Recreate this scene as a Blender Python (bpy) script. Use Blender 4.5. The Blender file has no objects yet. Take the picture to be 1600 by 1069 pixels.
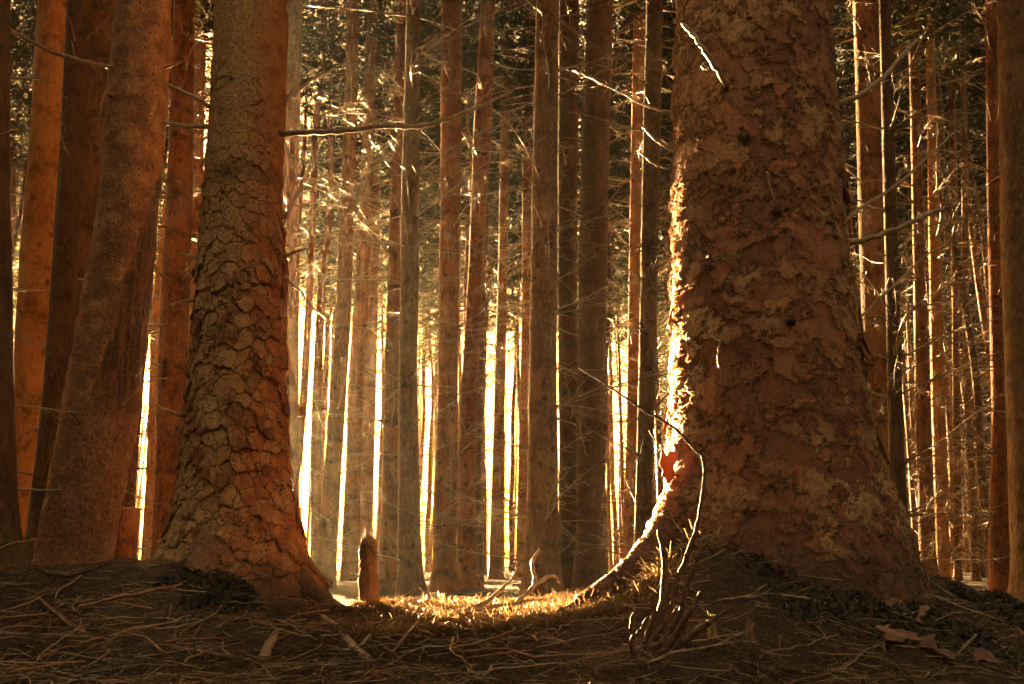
import bpy, math, random
import numpy as np
from mathutils import Vector, Matrix
S = bpy.context.scene
COL = S.collection
R = math.radians
# ------------------------------------------------------------------ camera, world, sun, exposure
CAMZ = 0.30; F = 1500.0; HZ = 880.0
PITCH = math.atan((HZ-534.5)/F)
SUN_AZ = R(-21.0); SUN_EL = R(5.0)          # azimuth from +Y towards +X
cam = bpy.data.cameras.new('camera'); co = bpy.data.objects.new('camera', cam); COL.objects.link(co)
co.location = (0, 0, CAMZ); co.rotation_euler = (R(90)+PITCH, 0, 0)
cam.sensor_width = 36.0; cam.lens = F*36/1600; cam.clip_start = .05; cam.clip_end = 1500
S.camera = co
S.render.resolution_x = 1024; S.render.resolution_y = 684
W = bpy.data.worlds.new("World"); S.world = W; W.use_nodes = True
wn = W.node_tree; bg = wn.nodes['Background']
sky = wn.nodes.new('ShaderNodeTexSky'); sky.sky_type = 'NISHITA'; sky.sun_disc = False
sky.sun_elevation = SUN_EL; sky.sun_rotation = SUN_AZ
sky.air_density = 1.0; sky.dust_density = 2.5; sky.ozone_density = 0.2
tint = wn.nodes.new('ShaderNodeMix'); tint.data_type = 'RGBA'; tint.blend_type = 'MULTIPLY'
tint.inputs['Factor'].default_value = 1.0
tint.inputs[7].default_value = (1.0, 0.64, 0.31, 1)     # warm white balance of the photograph
wn.links.new(sky.outputs[0], tint.inputs[6]); wn.links.new(tint.outputs[2], bg.inputs[0])
bg.inputs[1].default_value = 0.055
sd = bpy.data.lights.new('sun', 'SUN'); so = bpy.data.objects.new('sun', sd); COL.objects.link(so)
sd.energy = 5.0; sd.angle = R(0.5); sd.color = (1.0, 0.65, 0.25)
sdir = Vector((math.sin(SUN_AZ)*math.cos(SUN_EL), math.cos(SUN_AZ)*math.cos(SUN_EL), math.sin(SUN_EL)))
so.rotation_euler = sdir.to_track_quat('Z', 'Y').to_euler()
so.location = (0, 0, 30)
S.view_settings.view_transform = 'Standard'; S.view_settings.look = 'None'
S.view_settings.exposure = 5.05; S.view_settings.gamma = 1
S.cycles.use_denoising = True
S.cycles.max_bounces = 6; S.cycles.diffuse_bounces = 3; S.cycles.volume_bounces = 0
S.cycles.transparent_max_bounces = 4; S.cycles.caustics_reflective = False
S.cycles.sample_clamp_indirect = 6

# ------------------------------------------------------------------ helpers
rng = random.Random(7); nr = np.random.RandomState(7)
cp, sp_ = math.cos(PITCH), math.sin(PITCH)
def at(px, py, D):
    """point that stands at distance D (metres along +Y) where the photograph shows px, py"""
    u = (px-800)/F; v = -(py-534.5)/F
    wy = cp - sp_*v; wz = sp_ + cp*v
    k = D/wy
    return Vector((u*k, D, CAMZ+wz*k))
def depth(p): return p[1]*cp + (p[2]-CAMZ)*sp_
def tag(o, label=None, cat=None, group=None, kind=None):
    if label: o['label'] = label
    if cat: o['category'] = cat
    if group: o['group'] = group
    if kind: o['kind'] = kind
    return o
def empty(name, loc):
    o = bpy.data.objects.new(name, None); o.empty_display_size = .1; COL.objects.link(o); o.location = loc; return o
def mkmesh(name, V, Fc, smooth=True):
    me = bpy.data.meshes.new(name)
    V = np.asarray(V, dtype=np.float32)
    if isinstance(Fc, np.ndarray):
        n, k = Fc.shape
        me.vertices.add(len(V)); me.vertices.foreach_set('co', V.ravel())
        me.loops.add(n*k); me.loops.foreach_set('vertex_index', Fc.ravel().astype(np.int32))
        me.polygons.add(n); me.polygons.foreach_set('loop_start', np.arange(0, n*k, k, dtype=np.int32))
        me.polygons.foreach_set('loop_total', np.full(n, k, dtype=np.int32))
        me.update(calc_edges=True)
    else:
        me.from_pydata([tuple(v) for v in V], [], Fc)
    if smooth: me.polygons.foreach_set('use_smooth', np.ones(len(me.polygons), dtype=bool))
    me.update(); return me
def link(name, me, mat, parent=None, loc=None):
    o = bpy.data.objects.new(name, me); COL.objects.link(o)
    if mat and not me.materials: me.materials.append(mat)
    if parent: o.parent = parent
    if loc is not None: o.location = loc
    return o
# value noise (numpy)
def _hash(ix, iy, iz, seed):
    h = (ix*374761393 + iy*668265263 + iz*2147483647 + seed*974634777) & 0xffffffff
    h = ((h ^ (h >> 13))*1274126177) & 0xffffffff
    h = ((h ^ (h >> 15))*2246822519) & 0xffffffff
    return ((h ^ (h >> 16)) & 0xffff)/65535.0
def vn(x, y, z=None, seed=0):
    x = np.asarray(x, float); y = np.asarray(y, float); z = np.zeros_like(x) if z is None else np.asarray(z, float)
    ix, iy, iz = np.floor(x).astype(np.int64), np.floor(y).astype(np.int64), np.floor(z).astype(np.int64)
    fx, fy, fz = x-ix, y-iy, z-iz
    fx, fy, fz = [t*t*(3-2*t) for t in (fx, fy, fz)]
    r = 0
    for a in (0, 1):
        for b in (0, 1):
            for c in (0, 1):
                w = (fx if a else 1-fx)*(fy if b else 1-fy)*(fz if c else 1-fz)
                r = r + w*_hash(ix+a, iy+b, iz+c, seed)
    return r*2-1
def fbm(x, y, z=None, o=4, seed=0):
    r = 0; a = 1; f = 1
    for i in range(o):
        r = r + a*vn(x*f, y*f, None if z is None else z*f, seed+i); a *= .5; f *= 2.03
    return r
class MB:
    """collects tubes and sheets into one mesh"""
    def __init__(s): s.V = []; s.Fq = []; s.n = 0
    def add(s, V, Fc): s.V.append(V); s.Fq.append(Fc+s.n); s.n += len(V)
    def tube(s, pts, rad, sides=5, cap=True):
        P = np.array([tuple(p) for p in pts], float); n = len(P); r = np.array(rad, float)
        T = np.gradient(P, axis=0); T /= np.linalg.norm(T, axis=1)[:, None]+1e-9
        ref = np.array((0, 0, 1.)) if abs(T[:, 2]).mean() < .8 else np.array((1., 0, 0))
        A = np.cross(T, ref); A /= np.linalg.norm(A, axis=1)[:, None]+1e-9; B = np.cross(T, A)
        an = np.arange(sides)*2*math.pi/sides
        V = P[:, None]+r[:, None, None]*(A[:, None]*np.cos(an)[None, :, None]+B[:, None]*np.sin(an)[None, :, None])
        V = V.reshape(-1, 3)
        i = np.arange(n-1)[:, None]*sides; j = np.arange(sides)[None]; j2 = (j+1) % sides
        Q = np.stack([i+j, i+j2, i+sides+j2, i+sides+j], -1).reshape(-1, 4)
        if cap:
            V = np.vstack([V, P[0], P[-1]]); c0 = n*sides; j = np.arange(sides); j2 = (j+1) % sides
            Q = np.vstack([Q, np.stack([j2, j, np.full(sides, c0), np.full(sides, c0)], -1),
                           np.stack([(n-1)*sides+j, (n-1)*sides+j2, np.full(sides, c0+1), np.full(sides, c0+1)], -1)])
        s.add(V, Q)
    def mesh(s, name, smooth=True):
        V = np.vstack(s.V); Q = np.vstack(s.Fq)
        me = bpy.data.meshes.new(name)
        tri = Q[:, 2] == Q[:, 3]
        tot = np.where(tri, 3, 4).astype(np.int32); st = np.concatenate([[0], np.cumsum(tot)[:-1]]).astype(np.int32)
        keep = np.ones(Q.shape, bool); keep[tri, 3] = False
        me.vertices.add(len(V)); me.vertices.foreach_set('co', V.astype(np.float32).ravel())
        L = Q[keep].astype(np.int32)
        me.loops.add(len(L)); me.loops.foreach_set('vertex_index', L)
        me.polygons.add(len(Q)); me.polygons.foreach_set('loop_start', st); me.polygons.foreach_set('loop_total', tot)
        me.update(calc_edges=True)
        if smooth: me.polygons.foreach_set('use_smooth', np.ones(len(Q), bool))
        me.validate(); me.update(); return me
    def build(s, name, mat, parent=None, loc=None, smooth=True):
        return link(name, s.mesh(name, smooth), mat, parent, loc)

# ------------------------------------------------------------------ materials
class NT:
    def __init__(s, name):
        s.m = bpy.data.materials.new(name); s.m.use_nodes = True; s.t = s.m.node_tree
        s.p = s.t.nodes['Principled BSDF']; s.out = s.t.nodes['Material Output']
    def n(s, typ, **kw):
        nd = s.t.nodes.new('ShaderNode'+typ)
        for k, v in kw.items():
            if hasattr(nd, k): setattr(nd, k, v)
        return nd
    def lk(s, a, b): s.t.links.new(a, b)
    def setin(s, sock, v):
        if isinstance(v, bpy.types.NodeSocket): s.lk(v, sock)
        else: sock.default_value = v
    def math(s, op, a, b=0.0, c=0.0, clamp=False):
        nd = s.n('Math', operation=op, use_clamp=clamp)
        for i, v in enumerate((a, b, c)): s.setin(nd.inputs[i], v)
        return nd.outputs[0]
    def vmath(s, op, a, b):
        nd = s.n('VectorMath', operation=op)
        s.setin(nd.inputs[0], a)
        if op == 'SCALE': s.setin(nd.inputs['Scale'], b)
        else: s.setin(nd.inputs[1], b)
        return nd.outputs[0]
    def noise(s, vec, scale, detail=4, rough=.6, col=False):
        nd = s.n('TexNoise'); s.lk(vec, nd.inputs['Vector'])
        nd.inputs['Scale'].default_value = scale; nd.inputs['Detail'].default_value = detail; nd.inputs['Roughness'].default_value = rough
        return nd.outputs[1 if col else 0]
    def vor(s, vec, scale, feature='F1', rnd=1.0):
        nd = s.n('TexVoronoi', feature=feature); s.lk(vec, nd.inputs['Vector']); nd.inputs['Scale'].default_value = scale
        nd.inputs['Randomness'].default_value = rnd
        return nd
    def step(s, v, a, b, x=0.0, y=1.0):
        nd = s.n('MapRange', interpolation_type='SMOOTHSTEP')
        s.setin(nd.inputs[0], v); nd.inputs[1].default_value = a; nd.inputs[2].default_value = b
        nd.inputs[3].default_value = x; nd.inputs[4].default_value = y
        return nd.outputs[0]
    def mix(s, f, a, b, blend='MIX'):
        nd = s.n('Mix', data_type='RGBA', blend_type=blend)
        s.setin(nd.inputs[0], f)
        s.setin(nd.inputs[6], a if isinstance(a, bpy.types.NodeSocket) else (*a, 1))
        s.setin(nd.inputs[7], b if isinstance(b, bpy.types.NodeSocket) else (*b, 1))
        return nd.outputs[2]
    def coords(s, scale=(1, 1, 1), rand=True):
        tc = s.n('TexCoord').outputs['Object']
        if rand:
            oi = s.n('ObjectInfo').outputs['Random']
            off = s.n('CombineXYZ'); s.lk(s.math('MULTIPLY', oi, 37.0), off.inputs[0]); s.lk(s.math('MULTIPLY', oi, 91.0), off.inputs[1])
            tc2 = s.vmath('ADD', tc, off.outputs[0])
        else: tc2 = tc
        return tc, (s.vmath('MULTIPLY', tc2, scale) if scale != (1, 1, 1) else tc2)

def bark_simple(name, c1, c2, c3, whorl=.43, dark=(.035, .018, .010), bump=.022, fine=1.0):
    m = NT(name); raw, v = m.coords()
    vz = m.vmath('MULTIPLY', v, (1, 1, .45))
    n1 = m.noise(vz, 5, 5); n2 = m.noise(vz, 38*fine, 5, .65)
    n3 = m.noise(m.vmath('MULTIPLY', v, (1, 1, .2)), 60*fine, 3)
    spots = m.step(m.vor(m.vmath('MULTIPLY', v, (1, 1, .55)), 55*fine).outputs['Distance'], .18, .42)
    spots = m.math('MAXIMUM', spots, m.step(n1, .45, .6))
    c = m.mix(m.step(n1, .35, .65), c1, c2)
    c = m.mix(m.step(n2, .45, .75), c, c3)
    c = m.mix(m.math('SUBTRACT', 1.0, spots), c, m.mix(.5, dark, c))
    kn = m.vor(m.vmath('MULTIPLY', m.vmath('ADD', v, m.vmath('SCALE', m.vmath('SUBTRACT', m.noise(v, 20, 3, col=True), (.5, .5, .5)), .03)), (1, 1, .7)), 7.5).outputs['Distance']
    c = m.mix(m.step(kn, .10, .22, .8, 0), c, dark)
    c = m.mix(m.step(m.noise(m.vmath('MULTIPLY', v, (1, 1, .3)), 11, 5, .7), .52, .66, 0, .55), c, dark)
    if whorl:
        sz = m.n('SeparateXYZ'); m.lk(raw, sz.inputs[0])
        z = m.math('ADD', m.math('ADD', m.math('MULTIPLY', sz.outputs[2], 1/whorl), m.math('MULTIPLY', m.noise(v, .9, 1), 2.2)), m.math('MULTIPLY', m.math('SUBTRACT', m.noise(v, 9, 2), .5), .25))
        f = m.math('ABSOLUTE', m.math('SUBTRACT', m.math('FRACT', m.math('ADD', z, .5)), .5))
        band = m.step(f, .05, .16, 1.0, 0.0)
        band = m.math('MULTIPLY', band, m.step(m.noise(v, 14, 3), .38, .62))
        c = m.mix(m.math('MULTIPLY', band, .6), c, dark)
    m.lk(c, m.p.inputs['Base Color']); m.p.inputs['Roughness'].default_value = .72
    m.p.inputs['Specular IOR Level'].default_value = .35
    h = m.math('ADD', m.math('ADD', m.math('MULTIPLY', n2, .6), m.math('MULTIPLY', n3, .25)), m.math('MULTIPLY', spots, .35))
    b = m.n('Bump'); b.inputs['Strength'].default_value = 1.0; b.inputs['Distance'].default_value = bump
    m.lk(h, b.inputs['Height']); m.lk(b.outputs[0], m.p.inputs['Normal'])
    return m.m

def bark_scaly():
    """overlapping rounded plates low on the trunk, smooth speckled bark higher up"""
    m = NT('scaly_spruce_bark'); raw, v = m.coords(rand=False)
    sz = m.n('SeparateXYZ'); m.lk(raw, sz.inputs[0])
    wob = m.vmath('SCALE', m.vmath('SUBTRACT', m.noise(v, 7, 3, col=True), (.5, .5, .5)), .10)
    w2 = m.vmath('SCALE', m.vmath('SUBTRACT', m.noise(v, 30, 3, col=True), (.5, .5, .5)), .022)
    p = m.vmath('MULTIPLY', m.vmath('ADD', m.vmath('ADD', v, wob), w2), (1, 1, .78))
    V1 = m.vor(p, 15.5, 'F1', .9); E1 = m.vor(p, 15.5, 'DISTANCE_TO_EDGE', .85)
    edge = m.step(E1.outputs['Distance'], .0, .09)
    crack = m.step(E1.outputs['Distance'], .0, .030, 1.0, 0.0)
    loc = m.vmath('SUBTRACT', p, V1.outputs['Position'])
    lz = m.n('SeparateXYZ'); m.lk(loc, lz.inputs[0])
    V1s = m.n('SeparateColor'); m.lk(V1.outputs['Color'], V1s.inputs[0])
    # plates: strong below ~2 m, patchy above
    amt = m.math('ADD', m.step(sz.outputs[2], 1.1, 2.9, 1.0, 0.0), m.step(m.noise(v, 2.3, 2), .55, .66, 0.0, .55), clamp=True)
    amt = m.math('MULTIPLY', amt, m.step(m.noise(v, 5, 2), .32, .48, .35, 1.0))
    shingle = m.math('MULTIPLY', lz.outputs[2], -.19)
    rnd = m.math('MULTIPLY', m.math('SUBTRACT', V1s.outputs[0], .5), .012)
    hp = m.math('ADD', m.math('ADD', m.math('MULTIPLY', edge, .006), shingle), rnd)
    nf = m.noise(v, 55, 5, .65); nm = m.noise(v, 14, 4)
    pits = m.step(m.vor(m.vmath('MULTIPLY', v, (1, 1, .6)), 70).outputs['Distance'], .15, .40)
    h = m.math('ADD', m.math('MULTIPLY', hp, amt), m.math('ADD', m.math('MULTIPLY', nf, .006), m.math('MULTIPLY', pits, .003)))
    h = m.math('ADD', h, m.math('MULTIPLY', nm, .014))
    # colour with painted light: tan skylight on the left, rusty bounce on the right
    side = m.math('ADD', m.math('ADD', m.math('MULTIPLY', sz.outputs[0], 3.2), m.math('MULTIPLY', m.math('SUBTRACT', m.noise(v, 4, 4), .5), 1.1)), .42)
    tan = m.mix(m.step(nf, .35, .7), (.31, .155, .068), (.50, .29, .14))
    bounce_rust = m.mix(m.step(nm, .35, .68), (.28, .082, .030), (.45, .165, .062))
    c = m.mix(m.step(side, -.05, .5), tan, bounce_rust)
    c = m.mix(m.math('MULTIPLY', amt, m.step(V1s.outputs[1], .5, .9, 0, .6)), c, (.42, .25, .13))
    c = m.mix(m.math('MULTIPLY', amt, m.step(V1s.outputs[2], .6, 1.0, 0, .65)), c, (.15, .05, .022))
    c = m.mix(m.math('MULTIPLY', m.math('SUBTRACT', 1.0, pits), .6), c, (.055, .028, .014))
    rimc = m.math('MULTIPLY', m.math('MULTIPLY', m.step(E1.outputs['Distance'], .02, .04), m.step(E1.outputs['Distance'], .05, .11, 1, 0)), m.math('MULTIPLY', amt, .35))
    c = m.mix(rimc, c, (.50, .30, .16))
    c = m.mix(m.math('MULTIPLY', crack, m.math('MULTIPLY', amt, .9)), c, (.022, .010, .006))
    # dark ragged ring and dark foot
    ring = m.step(m.math('ABSOLUTE', m.math('SUBTRACT', m.math('ADD', sz.outputs[2], m.math('MULTIPLY', m.math('SUBTRACT', m.noise(v, 12, 3), .5), .16)), 2.02)), .0, .09, .45, 0.0)
    c = m.mix(ring, c, (.05, .025, .014))
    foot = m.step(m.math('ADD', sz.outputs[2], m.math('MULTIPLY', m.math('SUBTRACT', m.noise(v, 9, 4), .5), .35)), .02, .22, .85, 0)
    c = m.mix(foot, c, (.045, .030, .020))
    m.lk(c, m.p.inputs['Base Color']); m.p.inputs['Roughness'].default_value = .68; m.p.inputs['Specular IOR Level'].default_value = .4
    d = m.n('Displacement'); d.inputs['Midlevel'].default_value = .015; d.inputs['Scale'].default_value = 1.0
    m.lk(h, d.inputs['Height']); m.lk(d.outputs[0], m.out.inputs['Displacement'])
    m.m.displacement_method = 'BOTH'
    return m.m

def bark_flaky():
    """red-brown inner bark with pale ragged flakes in layers"""
    m = NT('flaky_red_spruce_bark'); raw, v = m.coords(rand=False)
    sz = m.n('SeparateXYZ'); m.lk(raw, sz.inputs[0])
    wob = m.vmath('SCALE', m.vmath('SUBTRACT', m.noise(v, 11, 4, col=True), (.5, .5, .5)), .09)
    p = m.vmath('ADD', v, wob)
    pz = m.vmath('MULTIPLY', p, (1, 1, 1.25))
    V1 = m.vor(pz, 9.5, 'F1', 1.0); E1 = m.vor(pz, 9.5, 'DISTANCE_TO_EDGE', 1.0)
    s1 = m.n('SeparateColor'); m.lk(V1.outputs['Color'], s1.inputs[0])
    loc = m.vmath('SUBTRACT', pz, V1.outputs['Position']); lz = m.n('SeparateXYZ'); m.lk(loc, lz.inputs[0])
    V2 = m.vor(m.vmath('MULTIPLY', p, (1, 1, 1.1)), 24, 'F1', 1.0); s2 = m.n('SeparateColor'); m.lk(V2.outputs['Color'], s2.inputs[0])
    loc2 = m.vmath('SUBTRACT', m.vmath('MULTIPLY', p, (1, 1, 1.1)), V2.outputs['Position']); lz2 = m.n('SeparateXYZ'); m.lk(loc2, lz2.inputs[0])
    la = m.step(m.noise(pz, 4.6, 6, .62), .50, .51)
    lb = m.step(m.noise(m.vmath('ADD', pz, (9, 4, 2)), 7.2, 6, .62), .53, .538)
    lc = m.step(m.noise(m.vmath('ADD', pz, (3, 14, 7)), 3.6, 7, .66), .55, .556)
    nf = m.noise(v, 60, 5, .65); nm = m.noise(v, 9, 5, .6)
    fib = m.noise(m.vmath('MULTIPLY', v, (1, 1, .16)), 90, 3, .6)
    E2 = m.vor(m.vmath('MULTIPLY', p, (1, 1, 1.1)), 24, 'DISTANCE_TO_EDGE', 1.0)
    h = m.math('MULTIPLY', la, .008)
    h = m.math('ADD', h, m.math('MULTIPLY', lb, .008))
    h = m.math('ADD', h, m.math('MULTIPLY', lc, .009))
    h = m.math('ADD', h, m.math('MULTIPLY', lz.outputs[2], -.022))
    h = m.math('ADD', h, m.math('MULTIPLY', s1.outputs[0], .004))
    h = m.math('ADD', h, m.math('MULTIPLY', lz2.outputs[2], -.02))
    h = m.math('ADD', h, m.math('MULTIPLY', nf, .009))
    h = m.math('ADD', h, m.math('MULTIPLY', fib, .006))
    h = m.math('ADD', h, m.math('MULTIPLY', nm, .009))
    pits = m.step(m.vor(v, 48).outputs['Distance'], .14, .34)
    red = m.mix(m.step(nm, .35, .7), (.20, .052, .024), (.42, .130, .055))
    red = m.mix(m.step(fib, .4, .75), red, (.26, .115, .060))
    red = m.mix(m.step(s2.outputs[1], .7, .95, 0, .5), red, (.29, .12, .055))
    tan = m.mix(m.step(nf, .35, .7), (.38, .19, .085), (.58, .34, .17))
    tan = m.mix(m.math('MULTIPLY', m.math('SUBTRACT', 1.0, pits), .7), tan, (.08, .04, .02))
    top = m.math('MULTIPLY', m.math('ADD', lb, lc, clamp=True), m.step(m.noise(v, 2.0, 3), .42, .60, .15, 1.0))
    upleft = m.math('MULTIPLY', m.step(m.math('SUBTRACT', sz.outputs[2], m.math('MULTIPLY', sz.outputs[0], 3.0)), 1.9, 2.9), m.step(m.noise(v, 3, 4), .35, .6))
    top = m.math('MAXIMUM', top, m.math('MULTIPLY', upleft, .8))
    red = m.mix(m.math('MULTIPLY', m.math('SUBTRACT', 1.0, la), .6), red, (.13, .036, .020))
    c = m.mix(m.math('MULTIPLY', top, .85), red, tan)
    def lip(vec, sc, det, ro, thr):
        nn = m.noise(vec, sc, det, ro); a = m.step(m.math('ABSOLUTE', m.math('SUBTRACT', nn, thr)), .0, .010, 1, 0)
        return a
    lips = m.math('MAXIMUM', lip(pz, 4.6, 6, .62, .497), lip(m.vmath('ADD', pz, (9, 4, 2)), 7.2, 6, .62, .527))
    c = m.mix(m.math('MULTIPLY', lips, .85), c, (.03, .012, .008))
    org = m.step(m.noise(m.vmath('ADD', v, (5, 5, 5)), 6, 4), .62, .72)
    c = m.mix(m.math('MULTIPLY', org, .55), c, (.36, .13, .045))
    crk = m.step(E2.outputs['Distance'], 0, .03, .7, 0)
    crk = m.math('MULTIPLY', crk, m.step(m.noise(v, 4, 3), .42, .6))
    c = m.mix(crk, c, (.03, .012, .008))
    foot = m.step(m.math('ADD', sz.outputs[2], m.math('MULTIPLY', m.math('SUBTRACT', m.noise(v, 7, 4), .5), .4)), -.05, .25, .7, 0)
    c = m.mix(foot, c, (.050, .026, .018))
    m.lk(c, m.p.inputs['Base Color']); m.p.inputs['Roughness'].default_value = .62; m.p.inputs['Specular IOR Level'].default_value = .4
    d = m.n('Displacement'); d.inputs['Midlevel'].default_value = .02; d.inputs['Scale'].default_value = 1.0
    m.lk(h, d.inputs['Height']); m.lk(d.outputs[0], m.out.inputs['Displacement'])
    m.m.displacement_method = 'BOTH'
    return m.m

def bark_scarred():
    m = NT('scarred_spruce_bark'); raw, v = m.coords(rand=False)
    sz = m.n('SeparateXYZ'); m.lk(raw, sz.inputs[0])
    nf = m.noise(m.vmath('MULTIPLY', v, (1, 1, .6)), 60, 5, .65); nm = m.noise(v, 10, 5)
    fib = m.noise(m.vmath('MULTIPLY', v, (1, 1, .10)), 42, 4, .65)
    pits = m.step(m.vor(m.vmath('MULTIPLY', v, (1, 1, .6)), 60).outputs['Distance'], .15, .4)
    lip = m.math('ADD', m.math('SUBTRACT', sz.outputs[0], m.math('MULTIPLY', sz.outputs[2], .13)), m.math('MULTIPLY', m.math('SUBTRACT', m.noise(v, 5, 4), .5), .16))
    zz = m.math('ADD', sz.outputs[2], m.math('MULTIPLY', m.math('SUBTRACT', m.noise(v, 6, 4), .5), .4))
    scar = m.math('MULTIPLY', m.step(lip, -.05, -.03), m.math('MULTIPLY', m.step(zz, .8, 1.1), m.step(zz, 2.35, 2.7, 1, 0)))
    live = m.mix(m.step(nm, .35, .7), (.17, .068, .034), (.38, .18, .085))
    live = m.mix(m.step(nf, .55, .8), live, (.40, .27, .16))
    live = m.mix(m.math('MULTIPLY', m.math('SUBTRACT', 1.0, pits), .6), live, (.05, .025, .015))
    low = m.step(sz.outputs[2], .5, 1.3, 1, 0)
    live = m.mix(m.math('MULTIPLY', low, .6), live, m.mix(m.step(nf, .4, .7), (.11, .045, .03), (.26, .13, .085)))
    dead = m.mix(m.step(fib, .35, .7), (.028, .012, .008), (.16, .06, .03))
    c = m.mix(scar, live, dead)
    m.lk(c, m.p.inputs['Base Color']); m.p.inputs['Roughness'].default_value = .7
    h = m.math('ADD', m.math('MULTIPLY', nf, .007), m.math('ADD', m.math('MULTIPLY', nm, .034), m.math('MULTIPLY', pits, .005)))
    h = m.math('ADD', h, m.math('MULTIPLY', scar, m.math('SUBTRACT', m.math('MULTIPLY', fib, .022), .026)))
    d = m.n('Displacement'); d.inputs['Midlevel'].default_value = .012; d.inputs['Scale'].default_value = 1.0
    m.lk(h, d.inputs['Height']); m.lk(d.outputs[0], m.out.inputs['Displacement'])
    m.m.displacement_method = 'BOTH'
    return m.m

M = {}
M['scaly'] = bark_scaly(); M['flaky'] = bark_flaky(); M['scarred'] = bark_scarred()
M['brown'] = bark_simple('brown_spruce_bark', (.18, .073, .032), (.30, .135, .060), (.38, .20, .10))
M['grey'] = bark_simple('grey_brown_spruce_bark', (.11, .055, .030), (.19, .100, .054), (.28, .17, .10))
M['red'] = bark_simple('rusty_spruce_bark', (.20, .060, .024), (.34, .120, .045), (.40, .17, .075))
M['orange'] = bark_simple('orange_glow_spruce_bark', (.42, .155, .040), (.55, .23, .07), (.58, .28, .10), dark=(.12, .045, .02))  # orange glow of reflected light put into the bark colour
M['dark'] = bark_simple('dark_spruce_bark', (.075, .036, .020), (.12, .060, .034), (.17, .095, .055))
def twigmat(name, a, b, rough=.42):
    m = NT(name); raw, v = m.coords()
    oi = m.n('ObjectInfo').outputs['Random']
    n = m.noise(v, 25, 4)
    c = m.mix(m.step(m.math('ADD', n, m.math('MULTIPLY', m.math('SUBTRACT', oi, .5), .3)), .35, .65), a, b)
    m.lk(c, m.p.inputs['Base Color']); m.p.inputs['Roughness'].default_value = rough; m.p.inputs['Specular IOR Level'].default_value = .75
    bb = m.n('Bump'); bb.inputs['Strength'].default_value = .6; bb.inputs['Distance'].default_value = .003
    m.lk(m.noise(v, 120, 3), bb.inputs['Height']); m.lk(bb.outputs[0], m.p.inputs['Normal'])
    return m.m
M['twig'] = twigmat('dead_twig_wood', (.20, .115, .062), (.38, .25, .145))
M['rust_twig'] = twigmat('rusty_twig_wood', (.20, .075, .03), (.33, .15, .07))
M['stick'] = twigmat('weathered_stick_wood', (.085, .047, .032), (.33, .22, .15))
M['cut'] = twigmat('sawn_wood', (.30, .20, .12), (.46, .33, .21), .7)
M['chip'] = twigmat('fallen_bark_chip', (.13, .05, .03), (.27, .12, .075), .75)
def needle(name, a, b, tr=.35):
    m = NT(name); raw, v = m.coords()
    c = m.mix(m.step(m.noise(v, 1.7, 3), .35, .65), a, b)
    m.lk(c, m.p.inputs['Base Color']); m.p.inputs['Roughness'].default_value = .55
    t = m.n('BsdfTranslucent'); m.lk(c, t.inputs[0])
    x = m.n('MixShader'); x.inputs[0].default_value = tr
    m.lk(m.p.outputs[0], x.inputs[1]); m.lk(t.outputs[0], x.inputs[2]); m.lk(x.outputs[0], m.out.inputs[0])
    return m.m
M['needles'] = needle('spruce_needles', (.034, .033, .014), (.062, .056, .024))
M['litter'] = needle('dry_needle_litter', (.06, .027, .014), (.30, .18, .10), .5)
M['pale_litter'] = needle('sun_pale_needle_litter', (.20, .11, .055), (.55, .36, .19), .55)  # pale needles, brightened further to put sunlight into the colour
M['flake'] = needle('curling_bark_flake', (.22, .07, .03), (.40, .16, .07), .3)
M['fern'] = needle('dry_fern', (.38, .26, .10), (.45, .33, .14), .4)
M['grass'] = needle('young_needles', (.10, .16, .04), (.16, .22, .06), .4)
def ground_mat():
    m = NT('forest_floor'); raw, v = m.coords(rand=False)
    n1 = m.noise(v, 1.3, 5); n2 = m.noise(v, 14, 6, .7); n3 = m.noise(m.vmath('MULTIPLY', v, (1, 2.5, 1)), 70, 5, .7)
    c = m.mix(m.step(n2, .35, .65), (.030, .018, .011), (.095, .050, .028))
    c = m.mix(m.step(n3, .52, .72), c, (.17, .095, .052))
    c = m.mix(m.step(n1, .45, .62, 0, .5), c, (.022, .016, .012))
    m.lk(c, m.p.inputs['Base Color']); m.p.inputs['Roughness'].default_value = .85
    b = m.n('Bump'); b.inputs['Strength'].default_value = 1; b.inputs['Distance'].default_value = .02
    m.lk(m.math('ADD', n2, m.math('MULTIPLY', n3, .6)), b.inputs['Height']); m.lk(b.outputs[0], m.p.inputs['Normal'])
    return m.m
M['ground'] = ground_mat()
M['moss'] = twigmat('dark_peaty_moss', (.012, .010, .006), (.045, .034, .018), .9)

# ------------------------------------------------------------------ ground
F2 = F/cp
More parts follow.
